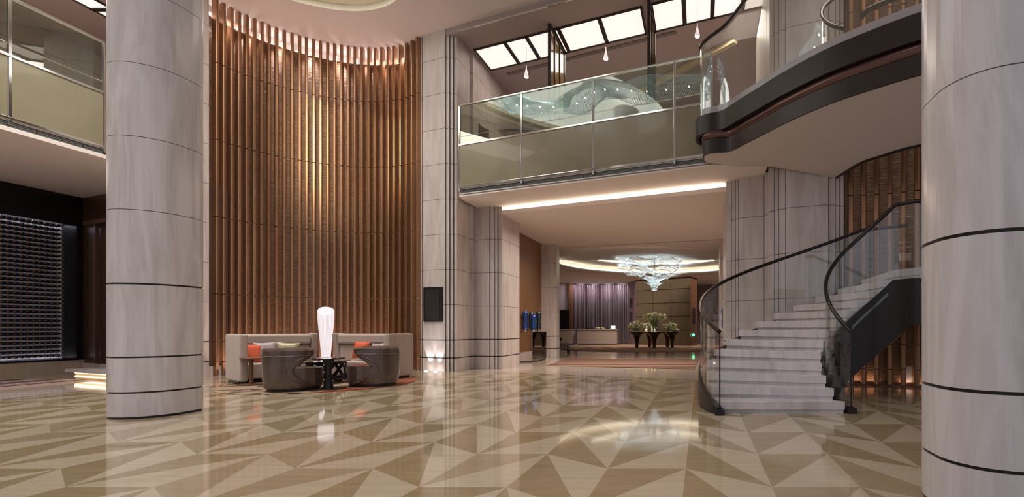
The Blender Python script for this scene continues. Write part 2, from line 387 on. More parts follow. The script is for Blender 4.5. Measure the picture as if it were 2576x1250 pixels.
# corridor ceiling with its light trough lip
b = MB(); n0 = 1.30
b.prism([L(LS(1228, n0), n0), L(LS(1862, n0), n0), (1.1, 19.3), (-6.6, 21.6)], ZK, ZK+.05)
b.prism([L(LS(1230, n0-.02), n0-.02), L(LS(1860, n0-.02), n0-.02), L(LS(1860, n0-.02), n0+.05), L(LS(1230, n0-.02), n0+.05)], ZK-.01, ZK+.10)
struct('ceiling_corridor', b, M['soffit'])
b = MB(); b.ribbon([L(LS(1236, 1.30), 1.47), L(LS(1856, 1.30), 1.47)], ZK+.06, ZK+.11, .06)
lt = obj('cove_strip_light', b, M['ledw']); tag(lt, 'long warm light strip hidden above the corridor ceiling edge', 'light strip')
cc = L((LS(1236, 1.3)+LS(1856, 1.3))/2, 1.40)
area('trough_light', (cc[0], cc[1], ZK+.115), 6.6, 150, WARM, rot=(pi*.74, 0, atan2(D.y, D.x)), size_y=.07)
# --- corridor walls
XW = -6.3
b = MB(); b.box(XW-.3, XW, 15.4, 21.3, .33, ZK+.2, 0); b.box(XW-.3, XW+.02, 15.4, 21.3, 0, .33, 1)
struct('wall_left', b, [M['brown_wall'], M['stone']])
b = MB(); b.prism([(-6.35, 20.38), (-6.1, 20.38), (-6.1, 20.42), (-5.95, 20.42), (-5.95, 20.48), (-5.84, 20.48), (-5.84, 20.56), (-5.76, 20.56), (-5.76, 21.0), (-6.35, 21.0)], 0, 5.0)
struct('wall_left', b, M['stone'])
b = MB(); b.prism([(.70, 19.2), (1.0, 19.2), (1.0, 19.0), (2.2, 19.0), (2.2, 20.6), (.70, 20.6)], 0, 5.0); b.box(1.3, 1.6, 12.6, 19.1, 0, ZK+.1)
struct('wall_right', b, M['stone'])
# --- rotunda
RC = (-2.5, 26.9); R1, R2 = 4.9, 3.6
rc = MB()
circ = lambda r, n=72, c=RC: [(c[0]+r*cos(2*pi*i/n), c[1]+r*sin(2*pi*i/n)) for i in range(n)]
flat_hole(rc, [(-13, 21.5), (-6.6, 21.55), (1.05, 19.25), (8, 17.5), (8, 40), (-13, 40)], [circ(R1)], ZK)
def wallring(mb, r, z0, z1, mi=0, n=72):
    p = circ(r, n); mb.add([(x, y, z0) for x, y in p]+[(x, y, z1) for x, y in p], [(i, (i+1) % n, n+(i+1) % n, n+i) for i in range(n)], mi)
wallring(rc, R1, ZK, ZK+.07, 0); flat_hole(rc, circ(R1+.35), [circ(R1)], ZK+.07, 0); wallring(rc, R1+.35, ZK+.07, ZK+.34, 0)
flat_hole(rc, circ(R1+.35), [circ(R2)], ZK+.34, 0)
wallring(rc, R2, ZK+.34, ZK+.42, 0); wallring(rc, R2+.3, ZK+.42, ZK+.72, 0); flat_hole(rc, circ(R2+.3), [circ(R2)], ZK+.42, 0)
rc.add([(x, y, ZK+.72) for x, y in circ(R2+.31)], [tuple(range(72))], 0)
for rr in (R1+.75, R1+.95):                       # two shallow grooves round the opening
    rc.tube([(x, y, ZK) for x, y in circ(rr)], .035, 6, 0, closed=True)
struct('ceiling_rotunda', rc, M['soffit'])
b = MB(); b.tube([(x, y, ZK+.13) for x, y in circ(R1+.22)], .03, 6, closed=True)
tag(obj('cove_strip_light', b, emis('ring_led', (1, .93, .72), 6)), 'outer ring of warm cove light around the rotunda ceiling', 'light strip')
b = MB(); b.tube([(x, y, ZK+.50) for x, y in circ(R2+.2)], .03, 6, closed=True)
tag(obj('cove_strip_light', b, emis('ring_led2', (1, .93, .75), 5)), 'inner ring of warm cove light above the chandelier', 'light strip')
b = MB(); b.box(-13.2, -13, 21.5, 40, 0, 5.2); b.box(-13, -5.9, 21.0, 21.2, 0, ZK+.3); struct('wall_left', b, M['stone_up'])
b = MB(); b.box(4.2, 4.4, 20, 40, 0, 5.2); b.box(.75, 4.2, 20.4, 20.6, 0, ZK+.3); struct('wall_right', b, M['stone_up'])
b = MB(); b.box(-13, 4.2, 39.5, 39.8, 0, 5.2); struct('wall_far', b, mat('plum_wall', (.22, .16, .17), .5))
# veneer wall behind flower tables
vw = thing('veneer_wall', 'tall brown wood panelled wall block behind the flower tables', 'panelled wall', (-3.2, 35, 0))
pa, pb = (PY(1600, 36.0), 36.0), (PY(1736, 33.3), 33.3)
b = MB(); b.prism([pa, pb, (pb[0]+.2, pb[1]+2.8), (pa[0]+.1, pa[1]+1.6)], 0, 5.3); wobj('panel_face', b, M['wood_wall'], vw)
b = MB(); b.prism([pb, (PY(1753, 34.6), 34.6), (PY(1753, 34.6), 36), (pb[0]+.01, 36)], 0, 4.9); wobj('side_face', b, mat('side_veneer', (.13, .06, .03), .4), vw)
b = MB(); b.prism([(PY(1579, 38), 38), pa, (pa[0], 38)], 0, 4.9); wobj('return_face', b, mat('plum_veneer', (.16, .10, .10), .4), vw)
g = MB(); u = (Vector(pb)-Vector(pa))
for z in (1.05+.9*i for i in range(4)):
    g.ribbon([tuple(Vector(pa)+Vector((0, -.012))), tuple(Vector(pb)+Vector((0, -.012)))], z, z+.015, .012)
for t in (.33, .66): p = Vector(pa)+u*t+Vector((0, -.012)); g.box(p.x-.008, p.x+.008, p.y-.006, p.y+.006, 0, 4.6)
wobj('panel_joint', g, M['black_metal'], vw)
for i, (px, z0, z1) in enumerate(((1741, ZY(816, 33.9), ZY(774, 33.9)),)):
    t = thing('wall_display', 'tall dark display panel on the brown wall beside the handrail', 'display', (PY(1744.5, 33.9), 33.85, z0))
    b = MB(); b.box(-.14, .14, -.05, .0, 0, z1-z0); obj('frame', b, mat('purple_frame', (.08, .05, .12), .4), t)
    b = MB(); b.box(-.09, .09, -.06, -.045, .08, z1-z0-.08); obj('screen', b, M['screen_off'], t)
for z0, z1, lb in ((ZY(775, 37), ZY(751, 37), 'upper'), (ZY(809, 37), ZY(785, 37), 'lower')):
    b = MB(); x = PY(1588.5, 37); b.box(x-.12, x+.12, 36.86, 36.93, z0, z1)
    tag(obj('wall_sconce', b, M['screen_off']), '%s of two small dark niches on the wall right of the curtain' % lb, 'wall panel')
b = MB(); x, y = PY(1744.5, 33.6), 33.6; b.lathe([(.0, 0), (.07, .03), (.09, .1), (.05, .17), (0, .2)], 12, mi=0, caps=False); b.shift((x, y-.1, ZY(846, 33.6)))
tag(obj('exit_light', b, M['exit']), 'small glowing green light low on the brown wall', 'light')
# --- left gallery
b = MB(); b.prism([(-17.5, -2), (XL, -2), (XL, 12.6), (-13.6, 13.5), (-17.5, 15)], ZS+.06, ZF); struct('floor_upper', b, M['soffit'])
b = MB(); b.prism([(-17.5, -2), (XL+.06, -2), (XL+.06, 12.6), (-13.6, 13.5), (-17.5, 15)], ZS, ZS+.055); struct('ceiling_soffit', b, M['soffit'])
XV = -16.7
b = MB(); b.box(XV-.5, XV-.42, 2, 14.2, .3, 4.0, 0); struct('wall_left', b, M['wine_back'])
b = MB(); b.box(XV-.4, XV, 2, 14.0, 3.95, ZS+.02); b.box(XV-.4, XV, 13.82, 13.97, 0, 4.0); struct('wall_left', b, M['black'])
b = MB(); b.box(XV-.6, XV+.03, 2, 13.97, 0, .34); struct('baseboard_left', b, stone('base_stone', (.52, .44, .34), (.44, .37, .28), .3, False))
b = MB(); b.box(XV-.03, XV+.04, 2, 13.9, .34, .385); b.box(XV-.03, XV+.04, 2, 13.9, 3.92, 3.96); struct('trim_3', b, M['black'])
b = MB(); b.prism([(-17.3, 14.2), (-16.62, 13.93), (-12.3, 12.22), (-12.0, 13.1), (-16.5, 15)], .25, ZS+.02); struct('wall_left', b, M['dark_wood_wall'])
b = MB(); b.prism([(-17.3, 14.2), (-16.62, 13.9), (-12.3, 12.19), (-12.0, 13.1), (-16.5, 15)], 0, .25); struct('wall_left', b, M['stone'])
b = MB(); b.prism([(-16.35, 13.74), (-12.5, 12.22), (-12.45, 12.1), (-16.3, 13.62)], 3.9, 4.0); b.prism([(-15.9, 13.62), (-15.83, 13.6), (-15.83, 13.5), (-15.9, 13.52)], .26, 3.9); struct('trim_4', b, mat('door_trim', (.10, .055, .035), .3))
b = MB(); b.prism([(-17.4, 2), (-17.2, 2), (-17.2, 14.4), (-17.4, 14.4)], 0, ZS); struct('wall_left', b, M['black'])
b = MB(); b.prism([(-18, -2), (-17.6, -2), (-17.6, 16), (-18, 16)], ZF, ZU+.1); b.prism([(-17.6, 15.9), (-12.6, 13.9), (-12.6, 14.3), (-17.6, 16.3)], ZF, ZU+.1); struct('wall_left', b, M['stone_up'])
# platform with lit riser
p = thing('lit_platform', 'low stone platform with two glowing light lines below its edge behind the left pillar', 'platform', (-14, 12, 0))
q0 = Vector((-14.9, 12.10)); q1 = q0+D*2.9; q2 = q1+N*1.0; q3 = q0+N*1.6
b = MB(); b.prism([tuple(q0), tuple(q1), tuple(q2), tuple(q3)], .165, .235); wobj('tread', b, M['stair_marble'], p)
e0, e1 = q0+N*.12+D*.14, q1+N*.12
b = MB(); b.prism([tuple(e0), tuple(e1), tuple(q2), tuple(q3)], 0, .165); wobj('base', b, mat('warm_stone', (.6, .5, .36), .4), p)
for z in (.135, .05):
    b = MB(); b.ribbon([tuple(e0-N*.01), tuple(e1-N*.01)], z, z+.022, .015); wobj('light_line', b, M['led'], p)
# nook: curved back wall of fluted timber, spans the corner
NC, NR = Vector((-9.53, 12.53)), 2.484
a0, a1 = radians(190), radians(62)
def arc(c, r, a, b_, n=40): return [(c.x+r*cos(a+(b_-a)*i/n), c.y+r*sin(a+(b_-a)*i/n)) for i in range(n+1)]
b = MB(); b.ribbon(arc(NC, NR+.27, a0, a1), 0, 8.95, .06); struct('wall_nook', b, M['woven'])
b = MB(); b.ribbon(arc(NC, NR+.75, a0, a1), 0, ZC, .06); struct('wall_nook', b, M['stone_up'])
b = MB(); b.prism([(-12.75, 11.9), (-12.18, 11.9), (-12.18, 12.3), (-12.1, 12.3), (-12.1, 12.52), (-12.06, 12.52), (-12.06, 12.66), (-12.75, 12.66)], 0, ZC); struct('wall_left', b, M['stone'])
# right-hand nook behind the stairs
NC2 = Vector(L(LS(2240, .75), .75-2.9))
ANG2 = atan2(*(Vector(LP(2124, .9))-NC2).yx)
b = MB(); b.ribbon(arc(NC2, 3.12, ANG2, radians(-10)), 0, 9.0, .06); struct('wall_nook', b, M['woven'])
b = MB(); b.ribbon(arc(NC2, 3.4, ANG2, radians(-10)), 0, ZC, .06); struct('wall_nook', b, M['stone_up'])
# upstairs back rooms
b = MB(); b.prism([(-8.3, 16.9), (-6.63, 16.9), (-6.63, 18.4), (-8.3, 18.4)], ZF, ZU+.05); b.box(-9, 9, 26.6, 26.9, ZF, ZU+.05); b.box(6, 6.3, 12, 27, ZF, ZU+.05); struct('wall_back', b, M['stone_up'])
# ================================================================== PILLARS
def racetrack(c, r, e, n=24):
    o = []
    for i in range(n+1): a = -pi/2+... if False else pi*i/n; o.append((c[0]+r*cos(a), c[1]+e+r*sin(a)))
    for i in range(n+1): a = pi+pi*i/n; o.append((c[0]+r*cos(a), c[1]-e+r*sin(a)))
    return o
def pillar(name, c, r, e, label, joints):
    t = thing(name, label, 'pillar', (c[0], c[1], 0))
    bands = [(0, .03), (.335, .357), (.80, .822), (1.765, 1.788)]
    zs = [.03, .335, .357, .80, .822, 1.765]
    for za, zb in ((.03, .335), (.357, .80), (.822, 1.765)):
        b = MB(); b.prism(racetrack(c, r, e), za, zb); wobj('marble_drum', b, M['marble'], t)
    z = 1.788
    while z < ZC-.01:
        z2 = min(ZC, z+.963); b = MB(); b.prism(racetrack(c, r, e), z, z2-.008); wobj('marble_drum', b, M['marble'], t); z = z2
    for za, zb in bands:
        b = MB(); b.prism(racetrack(c, r-.012, e), za, zb); wobj('metal_band', b, M['black_metal'], t)
    b = MB(); b.prism(racetrack(c, r-.03, e), 1.79, ZC-.02); wobj('core', b, mat('joint_dark', (.12, .10, .09), .6), t)
    return t
pillar('stone_pillar', (-7.60, 7.22), .405, .085, 'round pale marble pillar on the left, seen full height beside the seating nook', None)
pillar('stone_pillar', (1.99, 3.50), .43, .07, 'huge pale marble pillar closest to the camera at the right edge', None)
# ================================================================== SLAT SCREENS
t = thing('slat_screen', 'tall curved screen of copper coloured vertical slats behind the sofas', 'slat screen', (NC.x, NC.y+2.4, 0))
PXS = [542, 560, 579, 598, 617, 636, 654, 672, 691, 710, 729, 748, 765, 783, 800, 818, 835, 852, 869, 886, 903, 920, 936, 952, 968, 983, 998, 1013, 1027, 1041]
def slat(c, r, ang, z0, z1, dep=.13, wd=.042):
    b = MB(); 
    f = [(-dep, -wd), (-dep+.0, -wd), (-.015, -wd), (0, -wd*.55), (0, -wd*.2), (.006, -wd*.2), (.006, wd*.2), (0, wd*.2), (0, wd*.55), (-.015, wd), (-dep, wd)]
    pts = []
    for u, v in f[1:]:
        rr = r-u if False else r-u; pts.append((c.x+(r-u)*cos(ang)-v*sin(ang), c.y+(r-u)*sin(ang)+v*cos(ang)))
    z = z0
    segs = [z0, .36, .86, 2.05, 3.96, 5.87, 7.78, z1] if z0 < .3 else [z0, z1]
    for za, zb in zip(segs, segs[1:]): b.prism(pts, za, zb-.02)
    return b
for px in PXS:
    k = (px+6-CX)/FPX                        # the sight line hits the screen's front circle
    A = k*k+1; Bq = -2*(k*NC.x+NC.y); C_ = NC.length_squared-NR*NR
    Y = (-Bq+sqrt(Bq*Bq-4*A*C_))/(2*A); ang = atan2(Y-NC.y, k*Y-NC.x)
    b = slat(NC, NR, ang, .02, ZC-.0, .13, .036); wobj('slat', b, M['bronze'], t)
t = thing('slat_screen', 'copper slatted screen under and behind the curved staircase', 'slat screen', (NC2.x, NC2.y+2.8, 0))
for i in range(-3, 11):
    ang = atan2(*(Vector(LP(2239, .75))-NC2).yx)-(i)*.088
    if ang < -.1: break
    b = slat(NC2, 2.88, ang, .03, ZC, .16, .05); wobj('slat', b, M['bronze'], t)
# spot bulbs over the slats, uplights below
sp0 = None
for i in range(22):
    ang = a0-.15+(a1-a0+.25)*i/21; x, y = NC.x+(NR+.34)*cos(ang), NC.y+(NR+.34)*sin(ang)
    if sp0 is None:
        b = MB(); b.lathe([(0, 0), (.022, 0), (.028, .04), (.015, .07), (0, .07)], 10, caps=False)
        sp0 = obj('spotlight', b, M['bulb']); o = sp0
    else: o = sp0.copy(); COL.objects.link(o)
    o.location = (x, y, 8.93+.03*(i % 2)); tag(o, 'tiny bright spotlight at the top of the copper slats', 'spotlight', 'spotlights above the slat screen')
for i in range(9):
    ang = a0+(a1-a0)*(i+.5)/9; x, y = NC.x+(NR+.02)*cos(ang), NC.y+(NR+.02)*sin(ang)
    spot('slat_downlight', (NC.x+(NR+.12)*cos(ang), NC.y+(NR+.12)*sin(ang), 9.0), 90, (1, .80, .74), (0, 0, 0), 80, .9, .05)
    pl = bpy.data.lights.new('slat_backlight', 'POINT'); pl.energy = 5; pl.color = (1, .88, .84); pl.shadow_soft_size = .1
    po = bpy.data.objects.new('slat_backlight', pl); po.location = (NC.x+(NR+.5)*cos(ang), NC.y+(NR+.5)*sin(ang), 9.1); COL.objects.link(po)
    if 0 < i < 8: area('slat_uplight', (x-.10*cos(ang), y-.10*sin(ang), .08), .5, 8, (1, .68, .58), (pi, 0, ang+pi/2), size_y=.08, spread=radians(70))
for i in range(4):
    ang = radians(80-22*i); x, y = NC2.x+3.0*cos(ang), NC2.y+3.0*sin(ang)
    area('slat_uplight', (x, y, .06), .8, 1.6, (1, .66, .45), (pi, 0, ang+pi/2), size_y=.1)
# ================================================================== BALUSTRADES
ZB0, ZB1, ZB2, ZB3 = 4.93, 6.05, 6.28, 7.10
def balustrade(label, p0, p1, posts, loc, group=None):
    t = thing('balustrade', label, 'balustrade', loc)
    p0, p1 = Vector(p0), Vector(p1)
    cuts = [p0]+posts+[p1]
    for a, b_ in zip(cuts, cuts[1:]):
        a, b_ = Vector(a), Vector(b_); u = (b_-a).normalized()*.03
        m = MB(); m.ribbon([tuple(a+u), tuple(b_-u)], ZB0+.03, ZB1-.02, .03); wobj('solid_panel', m, M['gold_glass'], t)
        m = MB(); m.ribbon([tuple(a+u), tuple(b_-u)], ZB1+.03, ZB3-.02, .014); wobj('glass_pane', m, M['balus'], t)
    for z, h in ((ZB0-.02, .05), (ZB1-.02, .05), (ZB3-.02, .04)):
        m = MB(); m.ribbon([tuple(p0), tuple(p1)], z, z+h, .07); wobj('rail', m, M['chrome'], t, bevel=.008)
    m = MB(); m.tube([(p0.x, p0.y, ZB2), (p1.x, p1.y, ZB2)], .010, 6); wobj('thin_bar', m, M['chrome'], t)
    for q in cuts:
        m = MB(); m.box(q[0]-.025, q[0]+.025, q[1]-.025, q[1]+.025, ZB0-.1, ZB3+.01)
        wobj('post', m, M['chrome'], t, bevel=.006)
    return t
def vent(label, p0, p1, n, loc):
    t = thing('vent_grille', label, 'vent', loc); p0, p1 = Vector(p0), Vector(p1); u = (p1-p0)/n
    for i in range(n):
        m = MB(); a, c = p0+u*(i+.015), p0+u*(i+.985)
        for z in (0, .03, .06, .09, .12): m.ribbon([tuple(a), tuple(c)], 4.79+z, 4.81+z, .02)
        wobj('grille', m, M['vent'], t)
    m = MB(); m.ribbon([tuple(p0), tuple(p1)], 4.765, 4.785, .03); m.ribbon([tuple(p0), tuple(p1)], ZB0-.04, ZB0-.02, .03); wobj('frame', m, M['white'], t)
    return t
bp = [L(LS(px, -.1), -.1) for px in (1156, 1312, 1492, 1697, 1790)]
balustrade('long glass and satin panel balustrade of the upper floor above the corridor', bp[0], bp[-1], [Vector(q) for q in bp[1:-1]], (bp[2][0], bp[2][1], ZB0))
vp = (L(LS(1157, -.045), -.045), L(LS(1925, -.045), -.045))
vent('grey ventilation strip below the balustrade above the corridor', vp[0], vp[1], 15, (vp[0][0], vp[0][1], 4.78))
lb = [Vector((XL+.04, y)) for y in (6.3, 7.76, 9.23, 10.70, 12.17)]
balustrade('glass and olive panel balustrade of the gallery at the upper left', lb[0], lb[-1], lb[1:-1], (XL+.04, 9, ZB0))
vent('grey ventilation strip along the left gallery edge', (XL+.02, 6), (XL+.02, 12.5), 9, (XL+.02, 6, 4.78))
# ================================================================== LUMINOUS CEILING PANELS, PARTITIONS, PENDANTS
def lumi(name, label, quad, group='luminous panels in the upper ceiling'):
    cx_ = sum(p[0] for p in quad)/4; cy_ = sum(p[1] for p in quad)/4
    t = thing(name, label, 'ceiling light', (cx_, cy_, ZU), group=group)
    m = MB(); m.prism(quad, ZU-.012, ZU-.004); wobj('diffuser', m, M['panel'], t)
    fr = MB()
    for i in range(4):
        a, b_ = Vector(quad[i]), Vector(quad[(i+1) % 4]); u = (b_-a).normalized()*.02
        fr.ribbon([tuple(a-u), tuple(b_+u)], ZU-.035, ZU-.002, .05)
    wobj('frame', fr, M['dark_bronze'], t)
def yl(x): return O.y-(x-O.x)*.3683/.9297
ed = [(-6.50, -5.52), (-5.46, -4.82), (-4.76, -4.02), (-3.93, -3.84), (-3.78, -2.66), (-2.60, -1.50), (-1.22, -.46), (-.40, .25), (.31, 1.0), (1.06, 1.8)]
nm = ['leftmost wide', 'second from the left', 'third, cut by the first bronze partition', 'narrow sliver right of the first partition', 'wide one between the two partitions', 'wide one just left of the second partition', 'first one right of the second partition', 'one above the third pendant', 'one at the top beside the glass landing', 'last one above the staircase landing']
for (x0, x1), l_ in zip(ed, nm):
    lumi('luminous_panel', 'glowing white ceiling panel, %s' % l_, [(x0, yl(x0)+.92), (x1, yl(x1)+.92), (x1, yl(x1)+2.08), (x0, yl(x0)+2.08)])
lumi('luminous_panel', 'glowing ceiling panel over the left gallery, beside the pillar', [(-15.25, 12.98), (-14.72, 12.98), (-14.72, 14.1), (-15.25, 14.1)])
lumi('luminous_panel', 'glowing ceiling panel over the left gallery, at the picture top', [(-15.25, 11.7), (-14.72, 11.7), (-14.72, 12.9), (-15.25, 12.9)])
for x, lb_ in ((-3.97, 'first bronze framed amber partition standing on the upper floor'), (-1.26, 'second bronze framed partition, left of the glass landing')):
    y0 = yl(x)+.62; t = thing('partition', lb_, 'partition', (x, y0+.7, ZF))
    m = MB(); m.box(-.03, .03, -.72, .72, 0, ZU-ZF)
    m = MB()
    for y_ in (-.70, -.28, .22, .70): m.box(-.035, .035, y_-.03, y_+.03, 0, ZU-ZF-.04)
    m.box(-.035, .035, -.72, .72, 0, .06); m.box(-.035, .035, -.72, .72, ZU-ZF-.1, ZU-ZF-.04)
    obj('frame', m, M['dark_bronze'], t)
    for ya, yb in ((-.66, -.32), (-.24, .18), (.26, .66)):
        m = MB(); m.box(-.012, .012, ya, yb, .06, ZU-ZF-.1); obj('pane', m, mat('amber_glass', (.30, .18, .055), .15, .3, coat=.5), t)
pd = [(1324, 182, 118, 'leftmost pendant lamp over the upper floor dining table'), (1524, 137, 80, 'middle pendant lamp between the bronze partitions'), (1754, 80, 5, 'right pendant lamp near the glass landing')]
for px, py, pc, lb_ in pd:
    X, Y = PZ(px, pc, ZU); zz = ZY(py+13, Y)
    t = thing('pendant_lamp', lb_, 'pendant lamp', (X, Y, zz))
    m = MB(); m.lathe([(.01, .34), (.012, .26), (.045, .10), (.062, .03), (.055, 0)], 16, caps=False); sd_ = obj('shade', m, M['pendant'], t, smooth=True)
    m = MB(); m.lathe([(0, .02), (.03, .03), (.032, .06), (.015, .09), (0, .10)], 12, caps=False); obj('bulb', m, M['bulb'], sd_)
    m = MB(); m.tube([(0, 0, .33), (0, 0, ZU-zz)], .004, 5); obj('cord', m, M['black_metal'], t)
# long slot diffuser and timber strip on upper ceiling
m = MB(); a, c = PZ(1278, 186, ZU), PZ(1700, 80, ZU); m.ribbon([a, c], ZU-.02, ZU-.004, .13)
tag(obj('slot_diffuser', m, mat('slot_grey', (.17, .14, .13), .5)), 'long grey air slot in the upper floor ceiling', 'vent')
m = MB(); a, c = PZ(1445, 318, ZU-.1), PZ(1850, 103, ZU-.1); m.ribbon([a, c], ZU-.16, ZU-.02, .14)
tag(obj('ceiling_trim', m, mat('pale_oak', (.62, .47, .27), .5)), 'pale oak strip running diagonally under the upper floor ceiling', 'trim')
# ================================================================== UPPER-FLOOR FURNITURE
t = thing('dining_table', 'dark table on the upper floor seen from below behind the glass', 'table', (-5.0, 14.85, ZF))
m = MB(); m.box(-.65, .55, -.45, .45, .78, .84); obj('tabletop', m, M['wood_dark'], t, bevel=.01)
m = MB(); m.lathe([(.28, 0), (.28, .03), (.06, .06), (.05, .7), (.12, .78)], 16); obj('pedestal', m, M['wood_dark'], t)
def upchair(label, loc, rz):
    t = thing('dining_chair', label, 'chair', loc, rz)
    m = MB(); m.box(-.24, .24, -.24, .24, .40, .48); obj('seat', m, M['leather'], t, bevel=.03)
    m = MB(); m.ribbon([(-.24, .18), (-.12, .25), (.12, .25), (.24, .18)], .46, .98, .05); obj('backrest', m, M['leather'], t, bevel=.02)
    for x in (-.2, .2):
        for y in (-.2, .2): m = MB(); m.box(x-.02, x+.02, y-.02, y+.02, 0, .41); obj('leg', m, M['wood_dark'], t)
upchair('brown dining chair left of the dark upper floor table', (-5.95, 14.55, ZF), radians(80))
upchair('dark tall dining chair beside the first bronze partition', (-4.32, 14.5, ZF), radians(-70))
# ================================================================== STAIRCASE
RI = .165
OC, OR = Vector((2.4, 8.2)), 2.32
IC, IR = Vector((2.65, 7.77)), .83
def so(t, r=0): a = radians(204-11.2*(t-1)); return (OC.x+(OR+r)*cos(a), OC.y+(OR+r)*sin(a))
def si(t, r=0): a = radians(220-14*(t-1)); return (IC.x+(IR+r)*cos(a), IC.y+(IR+r)*sin(a))
st = thing('staircase', 'curved marble staircase with glass sides and dark handrails rising behind the right pillar', 'staircase', (1.0, 7.3, 0))
def steppoly(ta, tb, ro=0, ri=0):
    n = 5; return [so(ta+(tb-ta)*i/n, ro) for i in range(n+1)]+[si(tb-(tb-ta)*i/n, ri) for i in range(n+1)]
for k in range(1, 14):
    m = MB(); te = k+1.12 if k < 13 else 15.2
    m.prism(steppoly(k, te), RI*k-.118, RI*k); wobj('tread', m, M['stair_marble'], st, bevel=.004)
    m = MB(); m.prism(steppoly(k+.10, te, -.01, .01), RI*(k-1)+.0005, RI*k-.119); wobj('riser', m, M['stair_marble'], st)
m = MB(); zl = RI*13
m.prism([so(15.1), (4.75, 9.4), (5.5, 9.3), (5.5, 7.7), si(15.1)], zl-.25, zl); wobj('landing', m, M['stair_marble'], st)
def frange(a, b_, n): return [a+(b_-a)*i/n for i in range(n+1)]
T = frange(.75, 14.9, 60)
m = MB(); m.ribbon([so(t, .09) for t in T], [max(0, RI*min(t, 13)-.42) for t in T], [max(.07, RI*min(t, 13)-(.02 if t < 4 else .02+.15*min(1, (t-4)/2))) for t in T], .07); wobj('stringer', m, M['black_metal'], st)
m = MB(); pi_ = [si(t, -.07) for t in T]+[(4.2, 8.15), (5.45, 8.02)]
zb = [max(0, RI*min(t, 14.6)-1.16) for t in T]+[zl-.88]*2; zt = [max(.07, RI*min(t, 13)-.17) for t in T]+[zl-.19]*2
m.ribbon(pi_, zb, zt, .06); wobj('stringer', m, M['black_metal'], st)
# bright edge line inset in the inner stringer
m = MB(); tt = frange(9.2, 12.6, 14); m.ribbon([si(t, -.105) for t in tt], [RI*t-.36 for t in tt], [RI*t-.30 for t in tt], .012); wobj('inset_line', m, mat('grey_inset', (.10, .11, .12), .2, .5), st)
for g_ in (frange(.75, 4.2, 12), frange(4.24, 8.1, 12), frange(8.14, 10.6, 8), frange(10.64, 14.6, 12)):
    m = MB(); m.ribbon([so(t, .09) for t in g_], [max(.05, RI*min(t, 13)-.04) for t in g_], [RI*min(t, 13)+1.0 for t in g_], .014); wobj('glass_panel', m, M['clear'], st, smooth=True)
for g_ in (frange(.75, 4.6, 12), frange(4.64, 9.1, 12), frange(9.14, 13.4, 12)):
    m = MB(); m.ribbon([si(t, -.07) for t in g_], [max(.05, RI*min(t, 13)-.19) for t in g_], [RI*min(t, 13)+1.0 for t in g_], .014); wobj('glass_panel', m, M['clear'], st)
m = MB(); m.ribbon([si(13.45, -.07), si(14.9, -.07), (4.2, 8.15), (5.45, 8.02)], zl-.2, zl+1.0, .014); wobj('glass_panel', m, M['clear'], st)
m = MB(); m.tube([(*so(t, .09), RI*min(t, 13.1)+1.02) for t in T], .032, 10); wobj('handrail', m, M['rail_black'], st, smooth=True)
pts = [(*si(t, -.07), RI*min(t, 13.1)+1.02) for t in T]+[(4.2, 8.15, zl+1.03), (5.45, 8.02, zl+1.03)]
m = MB(); m.tube(pts, .032, 10); wobj('handrail', m, M['rail_black'], st, smooth=True)
for q in (so(.72, .09), si(.72, -.07)):
    m = MB(); m.box(q[0]-.065, q[0]+.065, q[1]-.06, q[1]+.20, 0, .075); wobj('base_shoe', m, M['black_metal'], st, bevel=.004)
    m = MB(); m.box(q[0]-.009, q[0]+.009, q[1]-.012, q[1]+.012, .07, 1.12); wobj('glass_edge', m, M['black_metal'], st)
q = LP(2289, .93); m = MB(); m.box(q[0]-.09, q[0]+.09, q[1]-.03, q[1]+.03, .08, .40)
tag(obj('wall_box', m, mat('grey_box', (.45, .43, .46), .4)), 'small grey box between the slats below the staircase', 'box')
# ================================================================== UPPER LANDING DECK
dk = thing('stair_landing', 'curved upper landing with white underside, dark double edge band and glass above the staircase', 'landing', (2.0, 9.5, ZS))
low = spline([(.45, 11.1), (.12, 10.95), (.06, 10.7), (.10, 10.48), (.28, 10.36), (.57, 10.30), (.88, 9.81), (1.18, 9.32), (1.46, 8.85), (1.98, 8.15), (2.51, 7.63), (3.02, 7.2), (3.7, 6.75), (4.6, 6.35), (5.4, 6.15)], 6)
upp = spline([(.35, 11.35), (.0, 11.2), (-.08, 10.95), (-.05, 10.7), (.14, 10.52), (.45, 10.34), (.80, 9.78), (1.12, 9.28), (1.42, 8.81), (1.95, 8.11), (2.48, 7.59), (3.0, 7.16), (3.68, 6.71), (4.58, 6.31), (5.4, 6.11)], 6)
m = MB(); m.ribbon(low, 4.70, 4.99, .06); wobj('lower_band', m, M['dark_bronze'], dk)
m = MB(); m.ribbon(upp, 5.16, 5.54, .08); wobj('upper_band', m, M['dark_bronze'], dk)
def inset(path, d):
    P = [Vector(p) for p in path]; o = []
    for i, p in enumerate(P): t_ = (P[min(i+1, len(P)-1)]-P[max(i-1, 0)]).normalized(); o.append(tuple(p+Vector((-t_.y, t_.x))*d))
    return o
tb = inset(low, .045)
m = MB(); m.tube([(x, y, 5.075) for x, y in tb], .098, 12); wobj('copper_tube', m, mat('copper_tube', (.13, .07, .06), .3, .6), dk, smooth=True)
cb = inset(upp, .07)
m = MB(); m.ribbon(inset(upp, .045)[20:], 5.53, 5.69, .06); wobj('stone_kerb', m, mat('kerb_stone', (.42, .40, .41), .2), dk)
rail_p = [LP(2110, 0), ]
back = [(5.4, 8.2), (4.7, 8.25), (3.69, 8.78), (3.26, 9.29), (2.98, 9.75), (2.79, 10.66), (2.3, 10.80), (1.50, 11.12), (.9, 11.25)]
bz = [4.3, 4.3, 4.3, 4.3, 4.3, 4.3, 4.42, 4.66, 4.70]
